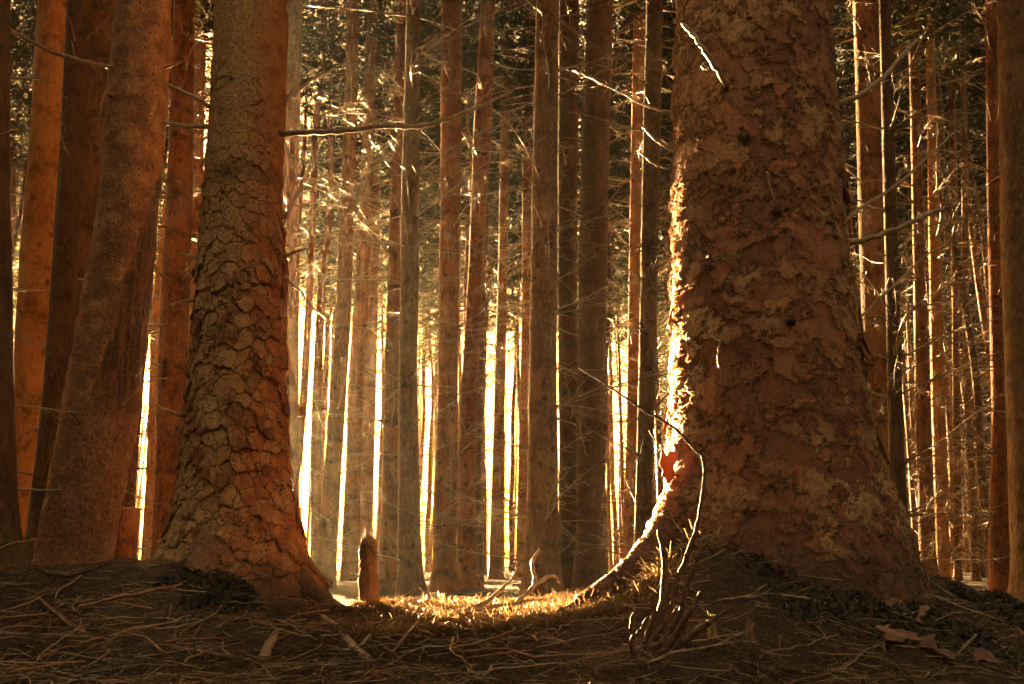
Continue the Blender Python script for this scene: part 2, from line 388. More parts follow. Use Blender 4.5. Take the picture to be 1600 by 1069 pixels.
# pixel column -> row of the near crest, and its distance
CX = [-400, 0, 60, 150, 250, 330, 420, 520, 560, 700, 860, 980, 1040, 1100, 1180, 1260, 1340, 1420, 1500, 1600, 2000]
CY = [905, 900, 892, 888, 880, 915, 935, 955, 962, 972, 972, 945, 890, 848, 862, 888, 902, 886, 915, 950, 985]
CD = [4.3, 4.3, 4.3, 4.3, 4.3, 4.1, 4.15, 4.1, 4.0, 3.85, 3.65, 3.52, 3.5, 3.55, 3.6, 3.64, 3.66, 3.9, 4.2, 4.4, 4.6]
def rough(x, y):
    return .022*fbm(x*3.1, y*3.1, o=3, seed=3)+.010*fbm(x*15, y*15, o=3, seed=9)
def ground_h(x, y):
    x = np.asarray(x, float); y = np.asarray(y, float)
    yy = np.maximum(y, .8); px = 800+F2*x/yy
    cy = np.interp(px, CX, CY); cd = np.interp(px, CX, CD)
    v = -(cy-534.5)/F; wy = cp-sp_*v; wz = sp_+cp*v
    hc = CAMZ+wz/wy*cd
    h0 = -.065
    near = np.clip((y-2.3)/(cd-2.3), 0, 1); near = near**1.6
    far = np.clip((y-cd)/1.7, 0, 1); far = far*far*(3-2*far)
    u_ = x/yy; mid = np.clip(1-np.abs(u_-.01)/.21, 0, 1); mid = mid*mid*(3-2*mid); mid = np.clip(mid*1.6, 0, 1)
    fl = 1.9*mid
    far = np.clip((y-cd-fl)/1.7, 0, 1); far = far*far*(3-2*far)
    plain = -.05+.05*fbm(x*.22, y*.22, o=3, seed=21)*np.clip((y-5)/6, 0, 1)
    h = np.where(y < cd, h0+(hc-h0)*near, hc*(1-far)+plain*far)
    side = np.clip((np.abs(x)-4)/3, 0, 1)
    return h*(1-side)+plain*side
def gz(x, y): return float(ground_h(x, y)+rough(x, y))
def axis(lo, hi, step, out, far):
    a = list(np.arange(lo, hi, step)); d = step; t = a[-1]
    while t < far: d *= 1.09; t += d; a.append(t)
    d = step; t = a[0]; pre = []
    while t > out: d *= 1.09; t -= d; pre.append(t)
    return np.array(pre[::-1]+a)
gx = axis(-2.9, 2.9, .0125, -150, 150); gy = axis(2.2, 5.6, .0125, -150, 150)
X, Y = np.meshgrid(gx, gy); Z = ground_h(X, Y)+rough(X, Y)
nx, ny = len(gx), len(gy)
idx = np.arange(nx*ny).reshape(ny, nx)
Q = np.stack([idx[:-1, :-1], idx[:-1, 1:], idx[1:, 1:], idx[1:, :-1]], -1).reshape(-1, 4)
tag(link('ground', mkmesh('ground', np.stack([X, Y, Z], -1).reshape(-1, 3), Q), M['ground']), kind='structure')

# ------------------------------------------------------------------ trunks
def trunk_pts(edges, D, base_py=None, H=19.0, rtop=.04):
    """edges: (py, x_left, x_right) from the photograph, top to bottom -> centres and radii, bottom to top"""
    E = sorted(edges, key=lambda e: -e[0]); C = []; Rr = []
    for py, a, b in E:
        c = at((a+b)/2, py, D); r = (b-a)/2/F*depth(c)
        C.append(c); Rr.append(r)
    d = C[0]-C[1]; g = gz(C[0].x, D)
    if C[0].z > g-.12:
        k = (C[0].z-(g-.12))/max(C[1].z-C[0].z, .05)
        C.insert(0, Vector((C[0].x+(C[0].x-C[1].x)*k*.5, D, g-.12))); Rr.insert(0, Rr[0]*1.08)
    a, b = C[-2], C[-1]
    if b.z < H:
        sl = (b.x-a.x)/(b.z-a.z)*.35
        for t in (.25, .6, 1.0):
            z = b.z+(H-b.z)*t
            C.append(Vector((b.x+sl*(z-b.z), D, z))); Rr.append(rtop+(r_last.v-rtop)*(1-t))
    return C, Rr
class r_last: v = .1
def trunk_profile(edges, D, H, rtop=.04):
    E = sorted(edges, key=lambda e: -e[0])
    c = at((E[-1][1]+E[-1][2])/2, E[-1][0], D); r_last.v = (E[-1][2]-E[-1][1])/2/F*depth(c)
    return trunk_pts(edges, D, None, H, rtop)
def trunk_mesh(name, C, Rr, org, around=28, dz=.05, zfine=1e9, dz2=.4, lobes=(), rough_a=.02, seed=0, flat=1.0):
    z = np.array([c.z for c in C]); cx = np.array([c.x for c in C]); cy = np.array([c.y for c in C]); rr = np.array(Rr)
    zs = [z[0]]
    while zs[-1] < z[-1]: zs.append(zs[-1]+(dz if zs[-1] < zfine else dz2))
    zs[-1] = z[-1]; zs = np.array(zs)
    # smooth interpolation
    def sm(a):
        f = np.interp(zs, z, a)
        k = max(3, int(.22/dz)); k += 1-k % 2
        if len(zs) > 3*k:
            pad = np.concatenate([np.full(k//2, f[0])-(f[k//2:0:-1]-f[0]), f, np.full(k//2, f[-1])-(f[-2:-k//2-1:-1]-f[-1])])[:len(f)+k-1]
            g = np.convolve(pad, np.ones(k)/k, 'valid')
            w = np.clip((zs-zfine)/.5, 0, 1) if zfine < 1e8 else 0
            f = g*(1-w)+f*w
        return f
    x, y, r = sm(cx), sm(cy), sm(rr)
    th = np.arange(around)*2*math.pi/around
    TH, ZZ = np.meshgrid(th, zs)
    Rm = r[:, None]*(1+rough_a*1.6*fbm(np.cos(TH)*1.3+seed, np.sin(TH)*1.3, ZZ*1.3, 3, seed)+rough_a*.9*fbm(np.cos(TH)*3, np.sin(TH)*3+seed, ZZ*5, 3, seed+5))
    for (ang, amp, zh, pw) in lobes:
        Rm = Rm+amp*np.exp(-np.clip(ZZ-zs[0]-.1, 0, None)/zh)*np.clip(np.cos(TH-ang), 0, 1)**pw
    V = np.stack([x[:, None]+Rm*np.cos(TH), y[:, None]+Rm*np.sin(TH), ZZ], -1).reshape(-1, 3)-np.array(org)
    n = len(zs); i = np.arange(n-1)[:, None]*around; j = np.arange(around)[None]; j2 = (j+1) % around
    Qd = np.stack([i+j, i+j2, i+around+j2, i+around+j], -1).reshape(-1, 4)
    me = mkmesh(name, V, Qd)
    return me, (zs, x, y, r)

# dead branch prototypes: grow along +X from the origin
def branch_mb(L, r0, g, twigs=10, sides=5, tw_sides=3, sag=.1, mb=None, T=None, fine=True):
    mb = mb or MB(); n = 7
    pts = []; yaw = 0; pit = g.uniform(-.05, .35); p = Vector((-.02, 0, 0)); curl = g.uniform(-.5, .9)*.4
    for i in range(n+1):
        t = i/n
        pts.append(p.copy())
        yaw += g.uniform(-.16, .16); pit += (curl-sag)/n+g.uniform(-.09, .09)
        p = p+Vector((math.cos(pit)*math.cos(yaw), math.cos(pit)*math.sin(yaw), math.sin(pit)))*L/n
    rad = [r0*(1-.82*(i/n))*(1.5 if i == 0 else 1) for i in range(n+1)]
    def tr(P): return [T @ q for q in P] if T else P
    mb.tube(tr(pts), rad, sides)
    for k in range(twigs):
        t = g.uniform(.22, .97)*n; i = min(int(t), n-1); f = t-i
        b = pts[i].lerp(pts[i+1], f); d = (pts[i+1]-pts[i]).normalized()
        s = 1 if k % 2 else -1
        w = Vector((d.x*.8, s*g.uniform(.5, 1.1), g.uniform(-.5, .35))).normalized()
        l = L*g.uniform(.08, .30)*(1.15-t/n*.6); q = [b]; rr = rad[i]*.45
        for a in range(2 if not fine else 3):
            w = (w+Vector((.25, g.uniform(-.25, .25), g.uniform(-.25, .25)))).normalized()
            q.append(q[-1]+w*l/3)
        rr = max(rr, .0024)
        mb.tube(tr(q), [rr*(1-.6*a/(len(q)-1)) for a in range(len(q))], tw_sides, False)
        if fine:
            for _ in range(2):
                b2 = q[g.choice((1, 2))]; w2 = (w+Vector((g.uniform(-.3, .5), g.uniform(-1, 1), g.uniform(-.6, .6)))).normalized()
                mb.tube(tr([b2, b2+w2*l*.16, b2+w2*l*.36+Vector((0, 0, g.uniform(-.02, .02)))]), [rr*.75, rr*.6, rr*.4], 3, False)
    return mb
BR = []
g = random.Random(11)
for i in range(14): BR.append(branch_mb(1.0, .0085, g, twigs=13).mesh('dead_branch'))
STUB = []
for i in range(8): STUB.append(branch_mb(.22, .0085, g, twigs=g.choice((0, 1, 2)), fine=False).mesh('branch_stub'))
for me in BR+STUB: me.materials.append(M['twig'])
def crown_mesh(seed, z0, z1, n=16000, rmax=1.9):
    q = np.random.RandomState(seed)
    # branch based crown: whorls of drooping boughs carrying needle sprays
    V = []; cnt = 0
    z = z0; boughs = []
    while z < z1:
        t = (z-z0)/(z1-z0); L = rmax*(min(1, .55+t*2.2) if t < .25 else (1-((t-.25)/.75)**1.1)+.08)
        for k in range(q.randint(4, 7)):
            boughs.append((z+q.uniform(-.1, .1), q.uniform(0, 6.283), L*q.uniform(.6, 1.15)))
        z += q.uniform(.28, .42)
    B = np.array(boughs); w = B[:, 2]/B[:, 2].sum()
    i = q.choice(len(B), n, p=w); b = B[i]; s = q.uniform(.08, 1, n)**.75
    droop = -.35*s*b[:, 2]*(.5+s)
    lat = q.normal(0, .16, n)*b[:, 2]*(1.1-s*.7)
    P = np.stack([np.cos(b[:, 1])*s*b[:, 2]-np.sin(b[:, 1])*lat, np.sin(b[:, 1])*s*b[:, 2]+np.cos(b[:, 1])*lat, b[:, 0]+droop-np.abs(q.normal(0, .09, n))], -1)
    a = b[:, 1]+q.normal(0, .7, n)
    d = np.stack([np.cos(a), np.sin(a), q.normal(-.45, .35, n)], -1); d /= np.linalg.norm(d, axis=1)[:, None]
    u = q.normal(0, 1, (n, 3)); u -= (u*d).sum(1)[:, None]*d; u /= np.linalg.norm(u, axis=1)[:, None]
    l = q.uniform(.10, .24, n)[:, None]; wd = q.uniform(.010, .022, n)[:, None]
    V = np.stack([P-d*l*.5, P+u*wd, P+d*l*.5, P-u*wd], 1).reshape(-1, 3)
    mb = MB(); mb.add(V, np.arange(n*4).reshape(-1, 4))
    me = mb.mesh('crown', False); me.materials.append(M['needles']); return me
CROWNS = [crown_mesh(s, 7.6, 19.5) for s in range(5)]

def ang_of(p): return p
def add_branches(root, prof, g, zmax, spacing=.43, per=(3, 5), lo=.45, length=(.35, 1.15), stubp=.35, z0=0.0, avoid=None, cap=90):
    """single dead branches in whorls, each its own part"""
    zs, x, y, r = prof; ox, oy, oz = root.location
    k = max(1, int(lo/spacing)); n = 0
    while oz+z0+k*spacing < zmax and n < cap:
        z = oz+z0+k*spacing+g.uniform(-.12, .12); k += 1
        for j in range(g.randint(*per)):
            if n >= cap: break
            zz = z+g.uniform(-.03, .03); a = g.uniform(0, 6.283)
            if avoid and avoid(a): continue
            rr = float(np.interp(zz, zs, r)); cx_ = float(np.interp(zz, zs, x)); cy_ = float(np.interp(zz, zs, y))
            stub = g.random() < stubp
            me = g.choice(STUB if stub else BR)
            o = bpy.data.objects.new('dead_branch', me); COL.objects.link(o); o.parent = root
            o.location = (cx_+math.cos(a)*rr*.93-ox, cy_+math.sin(a)*rr*.93-oy, zz-oz)
            s = g.uniform(.5, 1.3) if stub else g.uniform(*length)
            o.rotation_euler = (g.uniform(-.4, .4), -g.uniform(-.25, .45), a)
            o.scale = (s, s, s) if stub else (s, s, max(.75, s)); n += 1
# (name used in label, edges, D, bark, crown, label)
MID = [
 ('dark trunk', [(0, -70, 12), (300, -68, 12), (600, -66, 18), (780, -66, 22), (850, -72, 26), (900, -85, 40)], 4.55, 'dark', 0, 'dark shadowed spruce trunk cut off by the left edge of the photo'),
 ('orange', [(0, 62, 116), (200, 50, 104), (400, 34, 90), (600, 22, 80), (850, 18, 72), (880, 14, 76)], 7.0, 'orange', 1, 'glowing orange spruce trunk at the far left, set with short bright twigs'),
 ('b2', [(0, 106, 142), (200, 97, 132), (400, 84, 122), (600, 70, 112), (800, 47, 98), (885, 36, 96)], 5.9, 'dark', 0, 'slim dark brown spruce trunk right of the glowing orange trunk'),
 ('b3', [(0, 137, 192), (300, 118, 168), (500, 98, 150), (700, 78, 132), (885, 62, 124)], 6.3, 'grey', 0, 'brown spruce trunk mostly hidden behind the scarred leaning trunk'),
 ('b5', [(0, 272, 304), (300, 262, 300), (500, 250, 294), (700, 243, 286), (850, 238, 276), (885, 234, 282)], 8.6, 'red', 1, 'red-brown spruce trunk left of the big scaly trunk, sun glare at its left'),
 ('b5b', [(0, 303, 323), (300, 296, 317), (600, 283, 304), (885, 272, 296)], 14, 'orange', 1, 'thin orange trunk peeping out behind the big scaly trunk on its left'),
 ('b4b', [(0, 262, 275), (500, 216, 232), (760, 190, 212), (885, 182, 206)], 11, 'red', 1, 'thin rusty trunk seen just behind the sawn stump'),
 ('b6', [(0, 290, 300), (500, 236, 251), (750, 228, 244), (880, 220, 241), (897, 216, 243)], 20, 'orange', 1, 'rusty trunk edging the narrow bright gap beside the sawn stump'),
 ('b7', [(0, 447, 473), (400, 441, 463), (700, 444, 467), (890, 442, 470)], 15.5, 'brown', 1, 'pale brown trunk close behind the right side of the big scaly trunk'),
 ('b8', [(0, 544, 562), (250, 535, 556), (500, 524, 548), (700, 509, 536), (880, 494, 521), (898, 490, 524)], 14.5, 'brown', 1, 'slender honey brown trunk leaning right in the glow between the two big trunks'),
 ('b9', [(0, 575, 592), (500, 553, 574), (700, 541, 564), (900, 532, 562)], 19, 'brown', 1, 'hazy pale trunk just right of the leaning honey brown one'),
 ('b9b', [(0, 583, 602), (500, 570, 590), (900, 557, 581)], 24, 'brown', 1, 'faint far trunk added to block the sun, in the gap between the hazy pale trunk and the rusty one'),  # added trunk that keeps the sun off the right edge trunk
 ('b10', [(0, 620, 636), (300, 610, 630), (600, 600, 624), (800, 596, 622), (908, 590, 626)], 12, 'red', 1, 'rusty trunk touching the left side of the dark central trunk'),
 ('b11', [(0, 636, 657), (300, 627, 655), (600, 623, 652), (800, 623, 656), (900, 621, 661), (940, 617, 666)], 9.2, 'grey', 0, 'dark grey-brown central trunk with long dead side branches'),
 ('b12', [(0, 690, 722), (300, 688, 720), (600, 684, 714), (880, 676, 713), (905, 672, 718)], 12.5, 'red', 1, 'straight brown trunk second to the right of the dark central trunk'),
 ('b13', [(0, 752, 774), (200, 740, 768), (400, 733, 757), (650, 718, 745), (880, 714, 744), (908, 709, 750)], 13, 'red', 1, 'rusty trunk leaning right with the white sky gap at its top'),
 ('b14', [(0, 784, 799), (400, 779, 793), (700, 770, 788), (900, 763, 786)], 20, 'brown', 1, 'thin trunk standing in the brightest yellow gap, left of the thick middle trunk'),
 ('b15', [(0, 818, 833), (500, 815, 829), (900, 806, 826)], 22, 'brown', 1, 'thin trunk half hidden behind the left edge of the thick middle trunk'),
 ('b16', [(0, 838, 874), (300, 831, 871), (600, 826, 870), (800, 824, 872), (900, 817, 876), (930, 812, 882)], 8.6, 'brown', 0, 'thick straight brown middle trunk with a thin bright left edge'),
 ('b17', [(0, 873, 905), (400, 871, 901), (700, 874, 906), (850, 873, 912), (915, 868, 920)], 10, 'dark', 0, 'dark trunk standing right against the thick middle trunk'),
 ('b18', [(0, 918, 958), (300, 907, 950), (600, 902, 945), (850, 900, 938), (910, 894, 944)], 9.6, 'dark', 0, 'dark red-brown trunk, right one of the close group of three in the middle'),
 ('b19', [(0, 990, 1008), (400, 983, 1001), (700, 978, 997), (900, 970, 992)], 16, 'orange', 1, 'thin orange trunk between the group of three and the biggest trunk'),
 ('b20', [(0, 1010, 1036), (250, 1004, 1031), (500, 999, 1026), (700, 995, 1021), (870, 990, 1018), (900, 986, 1022)], 9.0, 'grey', 0, 'dark slim trunk just left of the biggest trunk'),
 ('b22', [(0, 1334, 1371), (400, 1344, 1384), (600, 1352, 1388), (800, 1364, 1396), (900, 1368, 1400)], 8.8, 'brown', 0, 'brown trunk with a bright edge just right of the biggest trunk'),
 ('b23', [(0, 1374, 1391), (500, 1385, 1406), (700, 1389, 1412), (830, 1392, 1420), (900, 1394, 1424)], 8.2, 'dark', 0, 'thin dark trunk touching the bright edged brown one behind the biggest trunk'),
 ('b24', [(0, 1419, 1435), (400, 1427, 1443), (600, 1430, 1452), (870, 1437, 1462), (900, 1438, 1466)], 11.5, 'brown', 1, 'slim trunk with a bright edge left of the white glint at the right'),
 ('b25', [(0, 1446, 1458), (600, 1455, 1475), (890, 1464, 1484), (905, 1462, 1486)], 14, 'orange', 1, 'rusty orange trunk right of the white glint at the right'),
 ('b26', [(0, 1480, 1490), (500, 1488, 1499), (900, 1490, 1503)], 19, 'brown', 1, 'very thin pale trunk, first right of the rusty orange one at the right'),
 ('b27', [(0, 1500, 1508), (600, 1505, 1516), (900, 1519, 1532)], 18, 'brown', 1, 'thin trunk with a slight S bend among the thin trunks at the right'),
 ('b29', [(0, 1540, 1558), (300, 1543, 1560), (500, 1547, 1566), (650, 1551, 1578), (915, 1545, 1586)], 9.3, 'red', 0, 'red-brown trunk second from the right edge of the photo'),
 ('b30', [(0, 1562, 1642), (400, 1568, 1646), (700, 1578, 1652), (915, 1584, 1668), (950, 1576, 1680)], 6.2, 'grey', 0, 'grey-brown trunk cut off by the right edge of the photo'),
]
mid_xy = []
for i, (nm, E, D, bk, cr, lab) in enumerate(MID):
    g = random.Random(100+i)
    C, Rr = trunk_profile(E, D, 19.5)
    bx = C[0].x; bz = gz(bx, D); root = empty('spruce_tree', (bx, D, bz)); org = (bx, D, bz)
    tag(root, lab, 'tree', 'spruce trunks standing in the middle distance')
    topz = at(800, -60, D).z
    me, prof = trunk_mesh('trunk', C, Rr, org, around=40 if D < 10 else 24, dz=.03 if D < 10 else .06, zfine=topz+.3, rough_a=.022, seed=i,
                          lobes=[(g.uniform(0, 6.28), .25*Rr[1], .12, 3) for _ in range(4)])
    link('trunk', me, M[bk], root)
    c19 = Vector((prof[1][-1], D, 0))
    if True:
        o = link('crown', CROWNS[i % 5], None, root); o.location = (c19.x-bx, 0, 4.4 if D > 11.5 else 1.0); o.scale = (1, 1, .82); o.rotation_euler = (0, 0, g.uniform(0, 6))
    lane = None
    add_branches(root, prof, g, topz, per=(4, 7) if D > 8 else (1, 2), length=(.35, 1.2) if D > 8 else (.25, .6), lo=.5,
                 stubp=.25 if D > 8 else .75, cap=98)
    mid_xy.append((bx, D))

# ------------------------------------------------------------------ the three near trees
def curve(mb, P, rad, sides=8, sub=5, jit=.0, g=rng):
    """smooth tube through points (Catmull-Rom)"""
    P = [Vector(p) for p in P]; rad = list(np.interp(np.linspace(0, 1, len(P)), np.linspace(0, 1, len(rad)), rad)); Q = [P[0]*2-P[1]]+P+[P[-1]*2-P[-2]]; out = []; rr = []
    for i in range(1, len(Q)-2):
        for k in range(sub):
            t = k/sub; a, b, c, d = Q[i-1:i+3]
            out.append(.5*((2*b)+(c-a)*t+(2*a-5*b+4*c-d)*t*t+(3*b-a-3*c+d)*t**3)+Vector((g.uniform(-jit, jit), g.uniform(-jit, jit), g.uniform(-jit, jit))))
            rr.append((rad[i-1]*(1-t)+rad[i]*t)*(1+g.uniform(-.12, .12)*(jit > 0)))
    out.append(P[-1]); rr.append(rad[-1])
    mb.tube(out, rr, sides); return out
def pxcurve(name, mat, root, pts, rads, sides=8, twigs=0, jit=.004, g=rng, tl=(.03, .12)):
    mb = MB(); P = [at(*p) for p in pts]
    o0 = Vector(root.location) if root else P[0]
    P = [p-o0 for p in P]
    path = curve(mb, P, rads, sides, 6, jit, g)
    for k in range(twigs):
        i = g.randint(2, len(path)-2); d = (path[i+1]-path[i]).normalized()
        w = (d*g.uniform(.3, 1)+Vector((g.uniform(-1, 1), g.uniform(-1, 1), g.uniform(-.6, 1)))).normalized(); l = g.uniform(*tl)
        mb.tube([path[i], path[i]+w*l*.5, path[i]+w*l+Vector((0, 0, g.uniform(-.02, .02)))], [rads[-1]*.6, rads[-1]*.5, rads[-1]*.3], 4)
    return mb.build(name, mat, root, None if root else o0)

def flake_mesh(g, w, h, curl=.35):
    n = 7; V = []; Fc = []
    for j in range(n+1):
        for i in range(n+1):
            a = (i/n-.5); b = (j/n-.5)
            rr = 1+.25*math.sin(3*math.atan2(b, a+1e-6)+w*900)+.12*math.sin(7*math.atan2(b, a+1e-6)+h*700)
            V.append((a*w*rr, -abs(curl*w*(a*a*2+(.5-b)*.6)), b*h*rr))
    for j in range(n):
        for i in range(n):
            q = j*(n+1)+i; Fc.append((q, q+1, q+n+2, q+n+1))
    k = len(V); V += [(x, y+.0035, z) for x, y, z in V]
    Fc += [tuple(reversed([v+k for v in f])) for f in Fc]
    rim = [i for i in range(n+1)]+[j*(n+1)+n for j in range(1, n+1)]+[n*(n+1)+i for i in range(n-1, -1, -1)]+[j*(n+1) for j in range(n-1, 0, -1)]
    for a, b in zip(rim, rim[1:]+rim[:1]): Fc.append((b, a, a+k, b+k))
    return mkmesh('bark_flake', V, Fc, True)

# biggest trunk, right
D = 4.0
E = [(0, 1062, 1290), (200, 1057, 1302), (400, 1052, 1318), (550, 1050, 1334), (700, 1048, 1358), (780, 1042, 1380), (850, 1030, 1402), (900, 1018, 1418), (950, 1010, 1428)]
C, Rr = trunk_profile(E, D, 26, .08)
bz = gz(C[0].x, D-.35); big = empty('old_spruce_tree', (C[0].x, D, at(1200, 880, D).z))
tag(big, 'the biggest trunk, massive flaky red-brown spruce with a blazing left edge', 'tree')
C[0].z = -.15
me, prof = trunk_mesh('trunk', C, Rr, tuple(big.location), around=560, dz=.0062, zfine=3.05, dz2=.25, rough_a=.009, seed=50,
                      lobes=[(R(200), .10, .28, 4), (R(265), .05, .25, 5), (R(318), .10, .25, 5), (R(350), .025, .3, 5), (R(90), .08, .3, 3)])
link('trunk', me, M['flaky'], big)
o = link('crown', CROWNS[1], None, big); o.location = (prof[1][-1]-big.location.x, 0, -.2); o.scale = (1.8, 1.8, 1.15)
g = random.Random(5)
# long root running down to the left
mb = MB()
curve(mb, [at(*p)-big.location for p in [(1115, 690, 3.98), (1090, 770, 3.84), (1050, 832, 3.80), (1002, 885, 3.76), (955, 922, 3.72), (905, 950, 3.68), (850, 972, 3.62)]],
      [.12, .125, .092, .068, .048, .030, .016], 60, 20, 0, g)
mb.build('root', M['flaky'], big)
bprof = prof
# stubs on the big trunk
def bark_branch(pts, rads, mat='twig', parent=big, **k): return pxcurve('dead_branch', M[mat], parent, pts, rads, **k)
bark_branch([(1137, 132, 3.60), (1118, 105, 3.50), (1098, 75, 3.46), (1078, 48, 3.48), (1066, 36, 3.5)], [.014, .012, .010, .009, .007], twigs=3, tl=(.02, .04))
bark_branch([(1105, 108, 3.48), (1098, 103, 3.44), (1104, 98, 3.43)], [.007, .006, .004])
bark_branch([(1316, 378, 3.95), (1345, 376, 3.93), (1400, 358, 3.92), (1450, 335, 3.92), (1494, 320, 3.93)], [.017, .013, .012, .011, .008], twigs=1)
bark_branch([(1300, 165, 3.95), (1340, 150, 3.9), (1385, 115, 3.9), (1432, 62, 3.95)], [.016, .012, .010, .006], twigs=4)
bark_branch([(1310, 350, 4.0), (1350, 322, 4.05), (1400, 290, 4.1), (1450, 245, 4.2), (1490, 208, 4.3)], [.008, .007, .006, .004], twigs=5)
bark_branch([(1325, 520, 4.0), (1360, 480, 4.0), (1405, 440, 4.02), (1440, 405, 4.1), (1480, 380, 4.1)], [.007, .006, .005, .003], twigs=6)
bark_branch([(1056, 238, 4.0), (1030, 222, 4.0), (1004, 198, 4.0)], [.011, .008, .006])
bark_branch([(1056, 262, 4.0), (1035, 262, 3.98), (1012, 248, 3.97), (995, 235, 3.97)], [.006, .005, .005, .003], twigs=3, tl=(.01, .04))
bark_branch([(1054, 178, 4.0), (1010, 165, 4.0), (960, 140, 4.0), (920, 120, 4.02), (895, 110, 4.05)], [.006, .005, .004, .004, .003], twigs=7, tl=(.03, .09))
bark_branch([(1215, 325, 3.60), (1205, 300, 3.55), (1198, 268, 3.53)], [.008, .005, .004])
bark_branch([(1128, 590, 3.62), (1122, 560, 3.60), (1124, 530, 3.62)], [.004, .003, .003])
# knots
def knot(px, py, D, r, parent, mat):
    r *= .55
    mb = MB(); p = at(px, py, D)-parent.location
    d = Vector((0, -1, -.15))
    mb.tube([p-d*.03, p-d*.004, p+d*.004, p+d*.007], [r*2.1, r*1.5, r*.8, r*.35], 16)
    V = mb.V[0]; k = V-np.array(p); V += k*(fbm(k[:, 0]*60+px, k[:, 1]*60, k[:, 2]*60, 3)*.45)[:, None]
    return mb.build('branch_stub', M[mat], parent)
for q in [(1135, 134, 3.63, .016), (1165, 212, 3.62, .020), (1145, 265, 3.61, .014), (1218, 330, 3.60, .013), (1240, 500, 3.56, .016), (1110, 400, 3.66, .010)]: knot(*q, big, 'dark')
# curling flakes on the sunlit edge
def edge_flakes(parent, prof, n, zr, angs, g, size=(.025, .06)):
    zs, x, y, r = prof; o0 = parent.location
    for k in range(n):
        z = g.uniform(*zr); a = g.uniform(*angs); rr = float(np.interp(z, zs, r)); s = g.uniform(*size)
        me = flake_mesh(g, s, s*g.uniform(.9, 1.7), g.uniform(.2, .6)); me.materials.append(M['flake'])
        o = link('bark_flake', me, None, parent)
        o.location = (float(np.interp(z, zs, x))+math.cos(a)*(rr+.006)-o0.x, float(np.interp(z, zs, y))+math.sin(a)*(rr+.006)-o0.y, z-o0.z)
        o.rotation_euler = (g.uniform(-.25, .1), g.uniform(-.3, .3), a+math.pi/2+g.uniform(-.25, .25))
edge_flakes(big, bprof, 12, (.55, 2.6), (R(150), R(205)), g)
edge_flakes(big, bprof, 10, (.5, 2.4), (R(-30), R(10)), g, (.03, .07))
fl = link('bark_flake', flake_mesh(g, .062, .105, .25), M['flake'], big); fl.location = at(1042, 727, 3.72)-big.location; fl.rotation_euler = (.1, .12, .35)
tag(fl, 'glowing red bark flake hanging off the lit edge')

# scaly trunk, left
D = 4.6
E = [(0, 338, 452), (160, 330, 446), (300, 320, 440), (400, 313, 441), (500, 306, 444), (600, 299, 444), (700, 291, 447), (780, 280, 453), (840, 262, 468), (900, 246, 494), (950, 232, 520), (985, 222, 545)]
C, Rr = trunk_profile(E, D, 24, .06)
sca = empty('old_spruce_tree', (C[0].x, D, at(380, 930, D).z)); C[0].z = min(C[0].z, -.1)
tag(sca, 'big spruce trunk at the left covered in curled overlapping bark scales', 'tree')
me, sprof = trunk_mesh('trunk', C, Rr, tuple(sca.location), around=460, dz=.0062, zfine=3.2, dz2=.25, rough_a=.016, seed=61,
                       lobes=[(R(212), .10, .16, 7), (R(262), .08, .14, 9), (R(300), .06, .18, 6), (R(340), .05, .2, 6)])
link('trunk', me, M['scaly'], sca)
o = link('crown', CROWNS[2], None, sca); o.location = (sprof[1][-1]-sca.location.x, 0, 0); o.scale = (1.4, 1.4, 1.1)
sca2 = sca
def sb(pts, rads, mat='rust_twig', **k): return pxcurve('dead_branch', M[mat], sca, pts, rads, **k)
sb([(440, 208, 4.5), (470, 208, 4.35), (540, 204, 4.3), (600, 197, 4.3), (650, 198, 4.3), (700, 186, 4.3), (745, 168, 4.3), (800, 143, 4.32)], [.021, .014, .013, .013, .013, .012, .009, .004], 'twig', twigs=5, tl=(.02, .05), sides=10)
sb([(330, 198, 4.55), (290, 197, 4.5), (252, 192, 4.45)], [.015, .012, .011], 'twig')
sb([(330, 168, 4.5), (300, 150, 4.4), (262, 132, 4.35)], [.012, .010, .008], 'twig', twigs=2)
sb([(305, 402, 4.55), (290, 400, 4.52), (284, 398, 4.5)], [.009, .008, .006], 'twig')
sb([(304, 470, 4.5), (285, 472, 4.4), (266, 477, 4.35)], [.009, .007, .005], 'twig')
sb([(300, 650, 4.5), (270, 645, 4.4), (240, 632, 4.35)], [.008, .006, .004], 'twig', twigs=1)
sb([(444, 160, 4.6), (480, 130, 4.6), (520, 108, 4.6), (545, 95, 4.62)], [.009, .008, .006, .004], 'twig', twigs=6)
sb([(446, 400, 4.6), (470, 392, 4.55), (486, 388, 4.5)], [.009, .007, .005], 'twig')
sb([(447, 436, 4.6), (468, 455, 4.6), (495, 487, 4.62), (530, 510, 4.65)], [.007, .006, .005, .003], 'twig', twigs=5)
sb([(447, 340, 4.6), (470, 290, 4.6), (485, 262, 4.6)], [.008, .007, .004], 'twig', twigs=3)
edge_flakes(sca, sprof, 30, (.35, 2.1), (R(-15), R(30)), g, (.02, .05)); edge_flakes(sca, sprof, 26, (.35, 2.5), (R(160), R(205)), g, (.02, .045))
edge_flakes(sca, sprof, 34, (.3, 1.7), (R(215), R(340)), g, (.03, .055))
mb = MB()
curve(mb, [at(*p)-sca.location for p in [(330, 830, 4.38), (322, 862, 4.28), (316, 892, 4.18), (318, 925, 4.06)]], [.05, .055, .05, .04], 40, 16, 0, g)
mb.build('root', M['scarred'], sca)
mb = MB()
curve(mb, [at(*p)-sca.location for p in [(395, 850, 4.62), (450, 893, 4.5), (500, 938, 4.35), (545, 966, 4.2), (580, 992, 4.0)]], [.07, .06, .045, .03, .015], 40, 14, 0, g)
mb.build('root', M['dark'], sca)

